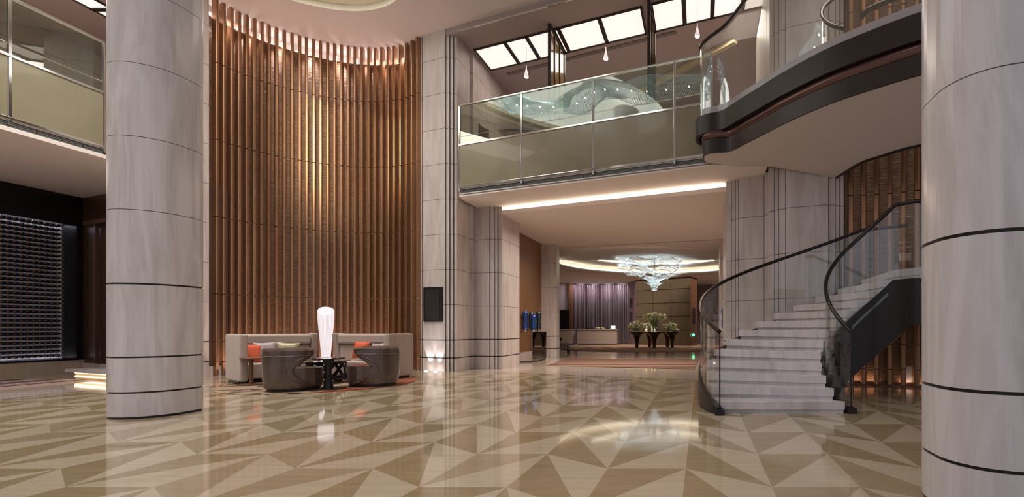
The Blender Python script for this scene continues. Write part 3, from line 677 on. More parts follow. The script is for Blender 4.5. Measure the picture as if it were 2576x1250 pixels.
def resample(P, n):
    P = [Vector(p) for p in P]; d = [0]
    for a_, b_ in zip(P, P[1:]): d.append(d[-1]+(b_-a_).length)
    o = []; k = 0
    for i in range(n+1):
        t_ = d[-1]*i/n
        while k < len(P)-2 and d[k+1] < t_: k += 1
        u_ = (t_-d[k])/max(1e-9, d[k+1]-d[k]); o.append(P[k].lerp(P[k+1], min(1, u_)))
    return o
fr_ = resample([(p[0], p[1], 4.70) for p in low], 60); bk_ = resample(spline([(p[0], p[1], z) for p, z in zip(back, bz)][::-1], 6), 60)
m = MB(); vs = []; fs = []
for a_, b_ in zip(fr_, bk_): vs += [a_.lerp(b_, k/6) for k in range(7)]
for i in range(60):
    for k in range(6): fs.append((i*7+k, i*7+k+1, (i+1)*7+k+1, (i+1)*7+k))
m.add(vs, fs); wobj('underside', m, M['plaster'], dk, smooth=True)
m = MB(); m.prism(list(cb)+back, 5.44, 5.52); wobj('deck_floor', m, M['stair_marble'], dk)
m = MB(); bb = [back[i] for i in range(1, 6)]; m.ribbon(spline(bb, 4), 4.27, 5.5, .04); wobj('edge_trim', m, M['black_metal'], dk)
rp = cb[8:]
def rz_(p): return 7.03+.40*max(0, min(1, (p[0]+.05)/.89))
for a_, b_ in ((0, 16), (16, 34), (34, 52), (52, len(rp)-1)):
    q = rp[a_:b_+1]; m = MB(); m.ribbon(q, 5.58, [rz_(p_) for p_ in q], .016); wobj('glass_panel', m, M['deck_glass'], dk, smooth=True)
m = MB(); m.tube([(p_[0], p_[1], rz_(p_)+.02) for p_ in rp], .034, 10); wobj('handrail', m, M['rail_black'], dk, smooth=True)
ih = [(PY(px, Y), Y, ZY(py, Y)) for px, py, Y in ((2122, 71, 8.4), (2098, 66, 8.5), (2077, 54, 8.65), (2067, 38, 8.85), (2073, 16, 9.1), (2105, -10, 9.4), (2150, -40, 9.7))]
m = MB(); m.tube(spline(ih, 5), .035, 10); wobj('handrail', m, M['rail_black'], dk, smooth=True)
m = MB(); q = [(p_[0], p_[1]) for p_ in spline(ih, 5)]; m.ribbon(q, 5.5, [p_[2]-.03 for p_ in spline(ih, 5)], .012); wobj('glass_panel', m, M['clear'], dk)
ih = [(PY(px, Y), Y, ZY(py, Y)) for px, py, Y in ((2165, 46, 9.3), (2185, 24, 9.2), (2235, 2, 9.0), (2300, -24, 8.8))]
m = MB(); m.tube(spline(ih, 5), .045, 10); wobj('handrail', m, M['rail_black'], dk, smooth=True)
# ================================================================== SEATING NOOK
m = MB(); RCc = Vector((-8.0, 10.95)); m.prism([(RCc.x+1.717*cos(2*pi*i/64), RCc.y+1.717*sin(2*pi*i/64)) for i in range(64)], .0, .014)
def rug_mat():
    mt, t_, n, l, b_ = new_mat('nook_rug'); g = n.new('ShaderNodeNewGeometry')
    nz = n.new('ShaderNodeTexNoise'); nz.inputs['Scale'].default_value = 1.5; nz.inputs['Detail'].default_value = 4; nz.inputs['Distortion'].default_value = 2.5
    l.new(g.outputs['Position'], nz.inputs['Vector'])
    r = n.new('ShaderNodeValToRGB'); e = r.color_ramp.elements; e[0].position = .455; e[0].color = (.045, .02, .012, 1); e[1].position = .50; e[1].color = (.25, .18, .115, 1)
    l.new(nz.outputs[0], r.inputs[0])
    sp = n.new('ShaderNodeSeparateXYZ'); l.new(g.outputs['Position'], sp.inputs[0])
    k = mth(n, l, 'GREATER_THAN', mth(n, l, 'ADD', sp.outputs[0], mth(n, l, 'MULTIPLY', nz.outputs[0], 1.6)), -6.25)
    mx = n.new('ShaderNodeMix'); mx.data_type = 'RGBA'; l.new(k, mx.inputs[0]); l.new(r.outputs[0], mx.inputs[6]); mx.inputs[7].default_value = (.22, .055, .02, 1)
    l.new(mx.outputs[2], b_.inputs['Base Color']); b_.inputs['Roughness'].default_value = .95; return mt
tag(obj('round_rug', m, rug_mat()), 'round beige rug with dark motifs and a rust edge under the sofas', 'rug')
def rbox(x0, x1, y0, y1, z0, z1): b_ = MB(); b_.box(x0, x1, y0, y1, z0, z1); return b_
def sofa(label, loc, rz, W, dl, dr):
    t = thing('sofa', label, 'sofa', loc, rz, None); h = W/2
    m = MB(); 
    n = 10; pts = [(-h+W*i/n, .40+.05*sin(pi*i/n)) for i in range(n+1)]
    m.ribbon(pts, .05, 1.04, .14); br_ = obj('backrest', m, M['sofa'], t, bevel=.03, seg=3)
    m = MB(); pts = [(-h+.14+(W-.28)*i/n, .27+.05*sin(pi*i/n)) for i in range(n+1)]; m.ribbon(pts, .80, 1.03, .24); obj('headroll', m, M['sofa'], br_, bevel=.045, seg=4, smooth=True)
    m = MB(); pts = [(-h+.14+(W-.28)*i/n, .29+.05*sin(pi*i/n)) for i in range(n+1)]; m.ribbon(pts, .40, .79, .12); obj('back_cushion', m, M['sofa'], br_, bevel=.04, seg=3)
    for s_ in (-1, 1):
        x0, x1 = sorted((s_*h, s_*(h-.13))); dd = dl if s_ < 0 else dr; a_ = rbox(x0, x1, .44-dd, .44, .05, 1.05)
        if dd < .6: a_.v = [(v_[0], v_[1]-(.10 if v_[1] < .4 and v_[2] > .5 else 0)+(.06 if v_[1] < .4 and v_[2] < .5 else 0), v_[2]) for v_ in a_.v]
        obj('arm', a_, M['sofa'], t, bevel=.035, seg=3)
    obj('seat_cushion', rbox(-h+.135, h-.135, -.30, .30, .08, .42), M['sofa'], t, bevel=.04, seg=3)
    obj('plinth', rbox(-h+.05, h-.05, -.26, .40, 0, .05), M['black_metal'], t)
    return t
RG = .014
sofa('beige high sided sofa on the left with an orange, a silver and a gold cushion', (-9.56, 11.70, RG), radians(55), 1.62, 1.02, .20)
sofa('beige high sided sofa right of the glowing floor lamp', (-7.95, 12.12, RG), radians(-8), 1.92, .20, .76)
def pillow(name, label, m_, px, py, Y, sz, rx, rz, h=None):
    b_ = MB(); n = 12; hh = h or sz; vs = []; fs = []
    for side in (1, -1):
        for i in range(n+1):
            for j in range(n+1):
                u, v = -1+2*i/n, -1+2*j/n; pin = 1-.07*(1-u*u)*0-.0
                e = (max(0, 1-u**4)*max(0, 1-v**4))**.5
                cx_, cy_ = u*(1-.10*(1-v*v)**1*abs(u)), v*(1-.10*(1-u*u)*abs(v))
                vs.append((cx_*sz/2, side*e*.075, cy_*hh/2))
    o_ = (n+1)**2
    for s_ in (0, 1):
        for i in range(n):
            for j in range(n):
                a = s_*o_+i*(n+1)+j; q = (a, a+1, a+n+2, a+n+1); fs.append(q if s_ == 0 else q[::-1])
    b_.add(vs, fs); X = PY(px, Y)
    o = obj(name, b_, m_, smooth=True); o.location = (X, Y, ZY(py, Y)); o.rotation_euler = (rx, radians(random.uniform(-5, 5)), rz)
    return tag(o, label, 'cushion')
pillow('cushion', 'orange cushion at the left end of the left sofa', M['orange'], 630, 888, 11.25, .42, -.25, radians(50))
pillow('cushion', 'silver patterned cushion in the middle of the left sofa', M['silver_fab'], 669, 882, 11.48, .40, -.3, radians(55))
pillow('cushion', 'pale gold cushion at the right of the left sofa', M['gold_fab'], 722, 884, 11.75, .44, -.25, radians(35))
pillow('cushion', 'orange cushion leaning on the right sofa', M['orange'], 908, 880, 12.05, .42, -.25, radians(-15))
pillow('cushion', 'silver patterned cushion behind the right armchair', M['silver_fab'], 952, 882, 12.05, .38, -.28, radians(-5))
pillow('cushion', 'olive gold cushion at the right end of the right sofa', M['gold_fab'], 978, 880, 11.9, .40, -.25, radians(-30))
def tub(label, loc, rz):
    t = thing('armchair', label, 'armchair', loc, rz)
    H = .745
    def tc(z):                                   # half opening angle of the shell at height z: a C shaped front edge
        P = [(0, 14), (.07, 34), (.13, 55), (.21, 76), (.30, 89), (.38, 92), (.46, 88), (.54, 76), (.61, 60), (.67, 47), (.72, 41), (.80, 39)]
        for (a, x), (b_, y) in zip(P, P[1:]):
            if z <= b_: return radians(x+(y-x)*(z-a)/(b_-a))
        return radians(44)
    nz, na = 22, 40; RO, RN = .43, .35; m = MB(); vs = []; fs = []
    for s_, R in ((0, RO), (1, RN)):
        for i in range(nz+1):
            z = .06+(H-.06)*i/nz; c_ = tc(z); rr = R-.03*max(0, 1-z/.25)+.012*z
            for j in range(na+1):
                a = c_+(2*pi-2*c_)*j/na; vs.append((rr*cos(a)*1.0, rr*sin(a), z+(.02*cos(a+pi) if i == nz else 0)))
    st_ = (nz+1)*(na+1)
    for s_ in (0, 1):
        for i in range(nz):
            for j in range(na):
                a = s_*st_+i*(na+1)+j; q = (a, a+1, a+na+2, a+na+1); fs.append(q if not s_ else q[::-1])
    for j in range(na): a = nz*(na+1)+j; fs.append((a, a+1, a+1+st_, a+st_)); a = j; fs.append((a+1, a, a+st_, a+1+st_))
    for i in range(nz):
        for j in (0, na): a = i*(na+1)+j; fs.append((a, a+na+1, a+na+1+st_, a+st_))
    m.add(vs, fs); sh = obj('shell', m, M['leather'], t, smooth=True)
    path = []
    for i in range(nz+1): z = .06+(H-.06)*i/nz; a = tc(z); path.append((.40*cos(a), .40*sin(a), z))
    top = [(.405*cos(tc(.8)+(2*pi-2*tc(.8))*j/30), .405*sin(tc(.8)+(2*pi-2*tc(.8))*j/30), H+.01) for j in range(31)]
    other = [(p_[0], -p_[1], p_[2]) for p_ in path[::-1]]
    m = MB(); m.tube(path+top[1:-1]+other, .038, 8); obj('rolled_edge', m, M['leather'], sh, smooth=True)
    m = MB(); band = [(.452*cos(tc(.72)+.06+(2*pi-2*tc(.72)-.12)*j/30), .452*sin(tc(.72)+.06+(2*pi-2*tc(.72)-.12)*j/30), H-.085) for j in range(31)]
    m.tube(band, .012, 6); obj('piping', m, M['leather'], sh, smooth=True)
    for sg in (1, -1):
        q_ = [((.432)*cos(tc(z_)+.2), sg*.432*sin(tc(z_)+.2), z_) for z_ in (.08+.64*i/24 for i in range(25))]
        m = MB(); m.tube(q_, .016, 6); obj('piping', m, M['leather'], sh, smooth=True)
    m = MB(); pr = [(.44*cos(a)*(1.12 if cos(a) > 0 else .72), .37*sin(a)) for a in (2*pi*i/32 for i in range(32))]
    m.prism(pr, .07, .42); obj('seat', m, M['leather'], t, bevel=.035, seg=3)
    m = MB(); m.prism([(x*.93, y*.93) for x, y in pr], 0, .07); m.lathe([(.37, 0), (.37, .065)], 28); obj('plinth', m, M['black_metal'], t)
    return t
tub('dark brown leather tub armchair on the left, turned toward the pedestal table', (-7.80, 9.84, RG), radians(40))
tub('dark brown leather tub armchair on the right, facing left toward the table', (-6.72, 10.66, RG), radians(204))
# pedestal table
X, Y = PY(826, 9.98), 9.98
t = thing('pedestal_table', 'small round dark table on a slim waisted pedestal between the armchairs', 'table', (X, Y, RG))
m = MB(); m.lathe([(.0, .575), (.255, .575), (.27, .59), (.27, .60), (.255, .612), (0, .612)], 40, caps=False); obj('tabletop', m, M['wood_dark'], t)
m = MB(); m.lathe([(.085, .02), (.05, .25), (.06, .45), (.10, .575)], 24); obj('pedestal', m, M['black_metal'], t, smooth=False)
m = MB(); m.box(-.23, .23, -.17, .17, 0, .02); obj('base_plate', m, M['wood_dark'], t, bevel=.004)
# coffee table with ribbon legs
X, Y = PY(808, 11.15), 11.15
t = thing('coffee_table', 'wide round dark glass coffee table on crossing ribbon legs in front of the lamp', 'table', (X, Y, RG))
m = MB(); m.lathe([(0, .46), (.53, .46), (.545, .472), (.53, .484), (0, .484)], 48, caps=False); obj('tabletop', m, mat('dark_glass_top', (.05, .04, .04), .05, coat=1), t)
for k in range(2):
    m = MB(); pts = [(.44*cos(2*pi*i/72), .44*sin(2*pi*i/72), .255+.195*cos(3*2*pi*i/72+pi*k+.5)) for i in range(72)]
    m.tube(pts, .016, 8, closed=True, flat=2.4); obj('ribbon_leg', m, M['black_metal'], t, smooth=True)
# side table
X, Y = PY(632, 10.75), 10.75
t = thing('side_table', 'small brown wood side table slid against the left sofa', 'side table', (X, Y, RG), radians(-30))
obj('tabletop', rbox(-.16, .26, -.15, .15, .54, .565), M['wood_brown'], t, bevel=.004)
obj('post', rbox(-.05, .05, -.02, .02, .02, .54), M['wood_brown'], t)
obj('base', rbox(-.2, .2, -.14, .14, 0, .02), M['wood_brown'], t)
# floor lamp
X, Y = PY(820, 13.2), 13.2
t = thing('floor_lamp', 'tall glowing white pleated floor lamp between the two sofas', 'floor lamp', (X, Y, 0))
m = MB(); prof = [(.10, .04), (.095, .3), (.10, .5), (.125, .85), (.155, 1.2), (.172, 1.42), (.174, 1.62)]
seg = 72; vs = []; fs = []
for j, (r_, z) in enumerate(prof):
    for i in range(seg):
        a = 2*pi*i/seg; rr = r_*(1+.018*(1 if i % 2 else -1)); zz_ = z if j < len(prof)-1 else z+.01+.11*sin(a-.63)
        vs.append((rr*cos(a), rr*sin(a), zz_))
for j in range(len(prof)-1):
    for i in range(seg): k = (i+1) % seg; fs.append((j*seg+i, j*seg+k, (j+1)*seg+k, (j+1)*seg+i))
m.add(vs, fs)
def lampmat():
    mt, t_, n, l, b_ = new_mat('pleated_shade'); g = n.new('ShaderNodeTexCoord'); sp = n.new('ShaderNodeSeparateXYZ'); l.new(g.outputs['Object'], sp.inputs[0])
    an = mth(n, l, 'ARCTAN2', sp.outputs[1], sp.outputs[0]); s_ = mth(n, l, 'SINE', mth(n, l, 'MULTIPLY', an, 36)); f_ = mth(n, l, 'ADD', mth(n, l, 'MULTIPLY', s_, .17), .70)
    b_.inputs['Emission Color'].default_value = (1, .90, .94, 1); l.new(f_, b_.inputs['Emission Strength']); b_.inputs['Base Color'].default_value = (.38, .36, .36, 1)
    return mt
obj('shade', m, lampmat(), t)
m = MB(); m.lathe([(0, 0), (.13, 0), (.13, .02), (.06, .045), (0, .045)], 24, caps=False); obj('base', m, M['white'], t)
m = MB(); m.lathe([(.015, .04), (.02, 1.35)], 8); obj('tube_bulb', m, M['lamp'], t)
# ================================================================== PILASTER SIGN, FLOOR UPLIGHTS
n_ = -.025; a, c = LP(1066, n_), LP(1113, n_); yy = (a[1]+c[1])/2; z0, z1 = ZY(809, yy), ZY(722, yy)
t = thing('wall_screen', 'black framed portrait screen on the stone pilaster', 'screen', ((a[0]+c[0])/2, yy, z0), 0)
m = MB(); m.ribbon([a, c], z0, z1, .04); wobj('frame', m, M['black'], t, bevel=.006)
u = (Vector(c)-Vector(a)); a2, c2 = Vector(a)+u*.13-N*.022, Vector(c)-u*.13-N*.022
m = MB(); m.ribbon([tuple(a2), tuple(c2)], z0+.08, z1-.08, .012); wobj('display', m, M['screen_off'], t)
for px, lb_ in ((1072, 'left floor uplight at the foot of the stone pilaster'), (1095, 'right floor uplight at the foot of the stone pilaster')):
    q = LP(px, -.14); m = MB(); m.lathe([(0, 0), (.05, 0), (.05, .012), (.035, .018), (0, .018)], 16, caps=False); m.shift((q[0], q[1], 0))
    tag(obj('floor_uplight', m, M['bulb']), lb_, 'light')
    fs_ = spot('floor_spot', (q[0], q[1], .03), 45, (1, .95, .97), (0, 0, 0), 46, .35, .02); fs_.rotation_euler = Vector((N.x*.16, N.y*.16, 1)).to_track_quat('-Z', 'Y').to_euler()
# ================================================================== CORRIDOR FURNITURE
t = thing('console_table', 'mirror clad console cabinet holding the blue glass pieces', 'console', (-6.05, 18.6, 0))
obj('body', rbox(-.235, .235, -.8, .8, .04, 1.03), M['mirror'], t, bevel=.004)
obj('plinth', rbox(-.21, .21, -.78, .78, 0, .04), M['black'], t)
obj('top', rbox(-.24, .24, -.81, .81, 1.03, 1.045), M['mirror'], t)
def vase(label, x, y, z, h, m_, ph, tw=1):
    t = thing('glass_sculpture', label, 'glass sculpture', (x, y, z))
    m = MB(); m.lathe([(.06, 0), (.07, .01), (.065, .06), (.05, .065)], 16); obj('foot', m, M['chrome'], t)
    pr = [(.04, .06), (.085, .12), (.10, .22), (.085+.01*ph, .38), (.075+.01*ph, .50), (.095, .64), (.105, .76), (.095, .88), (.06, .97), (.0, 1.0)]
    m = MB(); m.lathe([(r_*tw, .03+zz_*(h-.03)) for r_, zz_ in pr], 24, caps=False); obj('body', m, m_, t, smooth=True)
for px, Y, top, m_, lb_, ph in ((1321, 18.1, 781, M['blue_glass'], 'bright blue glass sculpture, leftmost on the mirrored console', 0), (1337, 18.75, 784, M['dark_glass'], 'dark smoky glass sculpture behind the second blue one', 1), (1342, 18.2, 791, M['blue_glass'], 'shorter blue glass sculpture at the front of the console', 2), (1355, 18.7, 782, M['dark_glass'], 'dark green glass sculpture, rightmost on the mirrored console', -1)):
    X = PY(px, Y); vase(lb_, X, Y, 1.046, ZY(top, Y)-1.046, m_, ph)
t = thing('console_table', 'mirrored console half hidden beside the staircase foot', 'console', (.86, 16.6, 0))
obj('body', rbox(-.28, .28, -.6, .6, 0, 1.09), M['mirror'], t)
vase('blue glass sculpture seen through the stair glass', PY(1824, 16.2), 16.2, 1.091, ZY(767, 16.2)-1.091, M['blue_glass'], 0, 1.25)
# striped runner
def stripe(name, c1, c2, ax, fr):
    mt, t_, n, l, b_ = new_mat(name); g = n.new('ShaderNodeNewGeometry'); sp = n.new('ShaderNodeSeparateXYZ'); l.new(g.outputs['Position'], sp.inputs[0])
    if ax == 'L':
        v = mth(n, l, 'ADD', mth(n, l, 'MULTIPLY', sp.outputs[0], .3683), mth(n, l, 'MULTIPLY', sp.outputs[1], .9297))
        v = sp.outputs[1]
    else: v = sp.outputs[0]
    s_ = mth(n, l, 'SINE', mth(n, l, 'MULTIPLY', v, fr)); s2 = mth(n, l, 'SINE', mth(n, l, 'MULTIPLY', v, fr*.37))
    q = mth(n, l, 'ADD', mth(n, l, 'MULTIPLY', mth(n, l, 'ADD', s_, s2), .25), .5)
    r = n.new('ShaderNodeValToRGB'); r.color_ramp.elements[0].color = (*c1, 1); r.color_ramp.elements[1].color = (*c2, 1)
    r.color_ramp.elements[0].position = .35; r.color_ramp.elements[1].position = .65
    l.new(q, r.inputs[0]); l.new(r.outputs[0], b_.inputs['Base Color']); b_.inputs['Roughness'].default_value = .95; return mt
pts = [PZ(1375, 920, 0), PZ(1747, 929, 0), PZ(1757, 905, 0), PZ(1431, 901, 0)]
m = MB(); m.prism(pts, 0, .012); tag(obj('striped_rug', m, stripe('brown_stripes', (.06, .024, .012), (.18, .095, .06), 'L', 14)), 'brown striped runner across the corridor floor', 'rug')
m = MB(); m.prism([(-16.1, 3), (-13.7, 3), (-13.7, 11.75), (-14.6, 11.9), (-16.1, 11.9)], 0, .012); tag(obj('striped_rug', m, stripe('dark_stripes', (.03, .012, .012), (.42, .30, .28), 'X', 22)), 'dark striped runner in front of the wine wall', 'rug')
# round rotunda rug
def ring_rug():
    mt, t_, n, l, b_ = new_mat('rotunda_rug'); g = n.new('ShaderNodeTexCoord')
    wv = n.new('ShaderNodeTexWave'); wv.wave_type = 'RINGS'; wv.rings_direction = 'Z'; wv.inputs['Scale'].default_value = .32; wv.inputs['Distortion'].default_value = 6; wv.inputs['Detail'].default_value = 2; wv.inputs['Detail Scale'].default_value = .5
    l.new(g.outputs['Object'], wv.inputs['Vector'])
    r = n.new('ShaderNodeValToRGB'); e = r.color_ramp.elements; e[0].color = (.10, .04, .02, 1); e[1].color = (.27, .155, .075, 1)
    l.new(wv.outputs[1], r.inputs[0]); l.new(r.outputs[0], b_.inputs['Base Color']); b_.inputs['Roughness'].default_value = .95; return mt
m = MB(); m.lathe([(0, 0), (5.7, 0), (5.7, .015), (0, .015)], 96, caps=False); o = obj('round_rug', m, ring_rug()); o.location = (-2.7, 31, .0)
tag(o, 'large round brown and gold rug under the flower tables', 'rug')
# ================================================================== FLOWER TABLES
tabs = [(1602, 30.4, .45, 'leftmost'), (1634, 31.6, .40, 'second from the left, at the back'), (1646, 30.2, .46, 'central front'), (1679, 31.4, .40, 'second from the right, at the back'), (1691, 30.4, .44, 'rightmost')]
for px, Y, r_, lb_ in tabs:
    t = thing('flower_table', 'dark trumpet shaped flower table, %s of the five' % lb_, 'table', (PY(px, Y), Y, .015))
    m = MB(); m.lathe([(.10, 0), (.105, .25), (.14, .5), (.22, .7), (r_-.03, .86), (r_, .89)], 28); obj('stem', m, M['wood_dark'], t, smooth=False)
    m = MB(); m.lathe([(0, .89), (r_, .89), (r_, .915), (0, .915)], 28, caps=False); obj('top', m, M['black_metal'], t)
ZT = .93
def blossoms(mb, c, rx, rz, n, s=.13):
    for i in range(n):
        a = random.uniform(0, 2*pi); q = random.random()**.5; x = c[0]+rx*q*cos(a); y = c[1]+rx*.7*q*sin(a); z = c[2]+rz*random.uniform(-.2, 1)*(1-.5*q*q)
        for k in range(5):
            b_ = 2*pi*k/5+a; t1 = random.uniform(-.5, .6)
            p0 = Vector((x, y, z)); d1 = Vector((cos(b_), sin(b_), t1)).normalized(); d2 = Vector((-sin(b_), cos(b_), .2))
            s_ = s*random.uniform(.8, 1.3)
            mb.add([p0, p0+d1*s_*.6+d2*s_*.4, p0+d1*s_*1.2, p0+d1*s_*.6-d2*s_*.4], [(0, 1, 2, 3)])
def leaves(mb, c, rx, rz, n):
    for i in range(n):
        a = random.uniform(0, 2*pi); q = random.random(); e = Vector((c[0]+rx*q*cos(a), c[1]+rx*.7*q*sin(a), c[2]+rz*random.uniform(.4, 1))); b0 = Vector((c[0]+.3*(e.x-c[0]), c[1]+.3*(e.y-c[1]), c[2]))
        s_ = Vector((sin(a), -cos(a), 0))*.025; md = (e+b0)/2+Vector((0, 0, .03))
        mb.add([b0, md+s_, e, md-s_], [(0, 1, 2, 3)])
def arrangement(label, px, Y, z0, vr, vh, rx, rz, n, nl, tall=False):
    t = thing('flower_arrangement', label, 'flowers', (PY(px, Y), Y, z0))
    m = MB(); m.lathe([(vr*.8, 0), (vr, .03), (vr, vh*.7), (vr*1.15, vh)], 20, caps=False); obj('vase', m, M['vase'], t, smooth=True)
    m = MB(); blossoms(m, (0, 0, vh+(.0 if not tall else .02)), rx, rz, n); obj('blossoms', m, M['petal'], t)
    m = MB(); leaves(m, (0, 0, vh*.35), rx*.6, vh*.55+rz*.3, nl//2); obj('leaves', m, M['leaf'], t)
arrangement('low bowl of pale green orchids on the left flower table', 1599, 30.35, ZT, .26, .22, .50, .42, 80, 60)
arrangement('tall glass vase of pale orchids rising in the middle', 1647, 31.0, ZT, .24, .80, .62, .36, 130, 160, True)
arrangement('small bunch of pale green flowers left of the tall vase', 1627.5, 31.6, ZT, .12, .30, .18, .26, 36, 20)
arrangement('low bowl of pale green orchids with ferns on the right flower table', 1683, 30.9, ZT, .26, .20, .46, .40, 80, 90)
arrangement('small floating orchids in a dish on the far right flower table', 1695, 30.3, ZT, .16, .08, .22, .10, 26, 10)
for px, Y, h, lb_ in ((1627, 30.9, .30, 'tallest white candle left of the orchid vase'), (1640, 30.1, .20, 'middle white candle on the front flower table'), (1647, 30.0, .12, 'short candle on the front flower table'), (1624, 30.8, .10, 'short candle at the edge of the left centre table')):
    z0 = ZT; Y2 = Y; t = thing('candle', lb_, 'candle', (PY(px, Y2), Y2, z0))
    m = MB(); m.lathe([(.05, 0), (.05, h)], 12); wx = obj('wax', m, M['wax'], t)
    m = MB(); m.lathe([(0, h), (.022, h+.03), (0, h+.09)], 8, caps=False); obj('flame', m, M['candle'], wx)
# ================================================================== ROTUNDA CHANDELIER
def chglass():
    mt, t_, n, l, b_ = new_mat('chandelier_glass')
    b_.inputs['Base Color'].default_value = (.72, .84, .86, 1); b_.inputs['Roughness'].default_value = .12
    g = n.new('ShaderNodeNewGeometry'); nz = n.new('ShaderNodeTexNoise'); nz.inputs['Scale'].default_value = 5; nz.inputs['Detail'].default_value = 3; l.new(g.outputs['Position'], nz.inputs['Vector'])
    r = n.new('ShaderNodeValToRGB'); r.color_ramp.elements[0].position = .45; r.color_ramp.elements[1].position = .72; r.color_ramp.elements[0].color = (.34,)*3+(1,); r.color_ramp.elements[1].color = (1.15,)*3+(1,)
    l.new(nz.outputs[0], r.inputs[0]); l.new(r.outputs[0], b_.inputs['Emission Strength']); b_.inputs['Emission Color'].default_value = (.84, .97, 1, 1)
    return mt
CG = chglass()
CC = (PY(1646, 26.9), 26.9)
ch = thing('chandelier', 'large tiered glass chandelier of fanned blades under the rotunda ceiling ring', 'chandelier', (CC[0], CC[1], ZK+.7))
def tier(r0, z0, r1, z1, wav, n, wd, ph=0, nw=4):
    m = MB()
    for i in range(n):
        a = 2*pi*i/n; wv = wav*sin(nw*a+ph)
        prev = None; pts = []
        for k in range(6):
            u = k/5; r_ = r0+(r1-r0)*(u**1.25)+wv*.75*u; z = z0+(z1-z0)*(u**.7)+wv*(.30+.25*u)-wav*.45*(u**3)
            pts.append(Vector((r_*cos(a), r_*sin(a), z)))
        s_ = Vector((-sin(a), cos(a), .25))*wd/2
        vs = []; 
        for k, p_ in enumerate(pts): w_ = .5+.7*k/5; vs += [p_-s_*w_, p_+s_*w_]
        m.add(vs, [(2*k, 2*k+1, 2*k+3, 2*k+2) for k in range(5)])
    return m
zc_ = ZK+.7
for args in ((1.45, 4.68, 2.6, 5.16, .34, 170, .055, .4, 5), (1.25, 4.30, 2.05, 4.62, .28, 140, .052, 1.2, 5), (.85, 3.85, 1.65, 4.20, .26, 110, .048, .2, 6), (.18, 3.42, .70, 3.82, .05, 54, .035, 0, 3), (.16, 3.28, .48, 3.55, .04, 36, .035, 0, 3)):
    m = tier(*args); m.shift((0, 0, -zc_)); gt_ = obj('glass_tier', m, CG, ch)
    mm = MB(); r_ = args[0]; mm.tube([(r_*cos(2*pi*i/48), r_*sin(2*pi*i/48), args[1]-.02-zc_+.3*args[4]*sin(args[8]*2*pi*i/48+args[7])) for i in range(48)], .014, 6, closed=True)
    obj('tier_frame', mm, mat('frame_brass', (.25, .16, .07), .3, .8), gt_)
m = MB(); m.lathe([(.14, 3.12-zc_), (.16, 3.3-zc_)], 20); obj('finial', m, CG, ch)
m = MB(); m.lathe([(.05, 3.3-zc_), (.05, 0)], 10); obj('stem', m, M['chrome'], ch)
# ================================================================== RECEPTION
t = thing('curtain', 'plum velvet floor length curtain behind the reception desk', 'curtain', (PY(1510, 38.9), 38.9, 0))
m = MB(); x0, x1 = PY(1441, 38.9), PY(1581, 38.9); n = 260; pts = []
for i in range(n+1): x = x0+(x1-x0)*i/n; pts.append((x, 38.9+.10*sin(i*.78)+.05*sin(i*.31+1)))
m.ribbon(pts, .02, 4.62, .02); wobj('drape', m, M['curtain'], t, smooth=True)
m = MB(); m.box(x0, x1, 38.75, 39.1, 4.42, 4.5); wobj('pelmet', m, M['black_metal'], t)
for i in range(4): area('curtain_wash', (x0+(x1-x0)*(i+.5)/4, 38.2, 4.4), .5, 26, (1, .86, .95), (radians(25), 0, 0), size_y=.2)
def desk(label, pxa, pxb, Y):
    xa, xb = PY(pxa, Y), PY(pxb, Y); t = thing('reception_desk', label, 'desk', ((xa+xb)/2, Y, 0)); h = (xb-xa)/2
    obj('body', rbox(-h, h, 0, .8, .06, .98), chev, t, bevel=.01); obj('counter', rbox(-h-.03, h+.03, -.04, .84, 1.0, 1.10), M['wood_pale'], t, bevel=.01)
    obj('plinth', rbox(-h+.05, h-.05, .05, .75, 0, .06), M['black'], t)
def chevmat():
    mt, t_, n, l, b_ = new_mat('chevron_veneer'); g = n.new('ShaderNodeTexCoord'); sp = n.new('ShaderNodeSeparateXYZ'); l.new(g.outputs['Object'], sp.inputs[0])
    ax = mth(n, l, 'ABSOLUTE', mth(n, l, 'SUBTRACT', sp.outputs[0], .1)); v = mth(n, l, 'ADD', mth(n, l, 'MULTIPLY', ax, -1), sp.outputs[2])
    s_ = mth(n, l, 'SINE', mth(n, l, 'MULTIPLY', v, 38)); q = mth(n, l, 'ADD', mth(n, l, 'MULTIPLY', s_, .5), .5)
    r = n.new('ShaderNodeValToRGB'); r.color_ramp.elements[0].color = (.33, .26, .215, 1); r.color_ramp.elements[1].color = (.42, .34, .285, 1); l.new(q, r.inputs[0]); l.new(r.outputs[0], b_.inputs['Base Color']); b_.inputs['Roughness'].default_value = .4
    return mt
chev = chevmat(); M['wood_pale'] = mat('pale_wood', (.34, .265, .215), .4)
desk('long chevron wood reception desk in front of the plum curtain', 1452, 1552, 36.8)
desk('short chevron reception desk at the far left by the pillar', 1400, 1439, 36.8)
t = thing('monitor', 'small glowing white monitor on the reception desk', 'monitor', (PY(1541, 36.9), 37.1, 1.10))
obj('screen', rbox(-.17, .17, -.02, .0, .03, .24), M['screen'], t); obj('stand', rbox(-.05, .05, -.01, .06, 0, .05), M['black'], t)
t = thing('flower_arrangement', 'small green plant lying on the reception desk', 'flowers', (PY(1508, 37), 37.0, 1.10))
m = MB(); leaves(m, (0, 0, 0), .35, .14, 40); obj('leaves', m, M['leaf'], t); m = MB(); blossoms(m, (0, 0, .04), .3, .06, 14); obj('blossoms', m, M['petal'], t)
obj('tray', rbox(-.2, .2, -.1, .1, 0, .02), M['black'], t)
m = MB(); m.box(PY(1472, 37), PY(1533, 37), 36.95, 37.1, 1.10, 1.16); tag(obj('desk_ledge', m, M['black']), 'long black writing ledge on the reception desk', 'ledge')
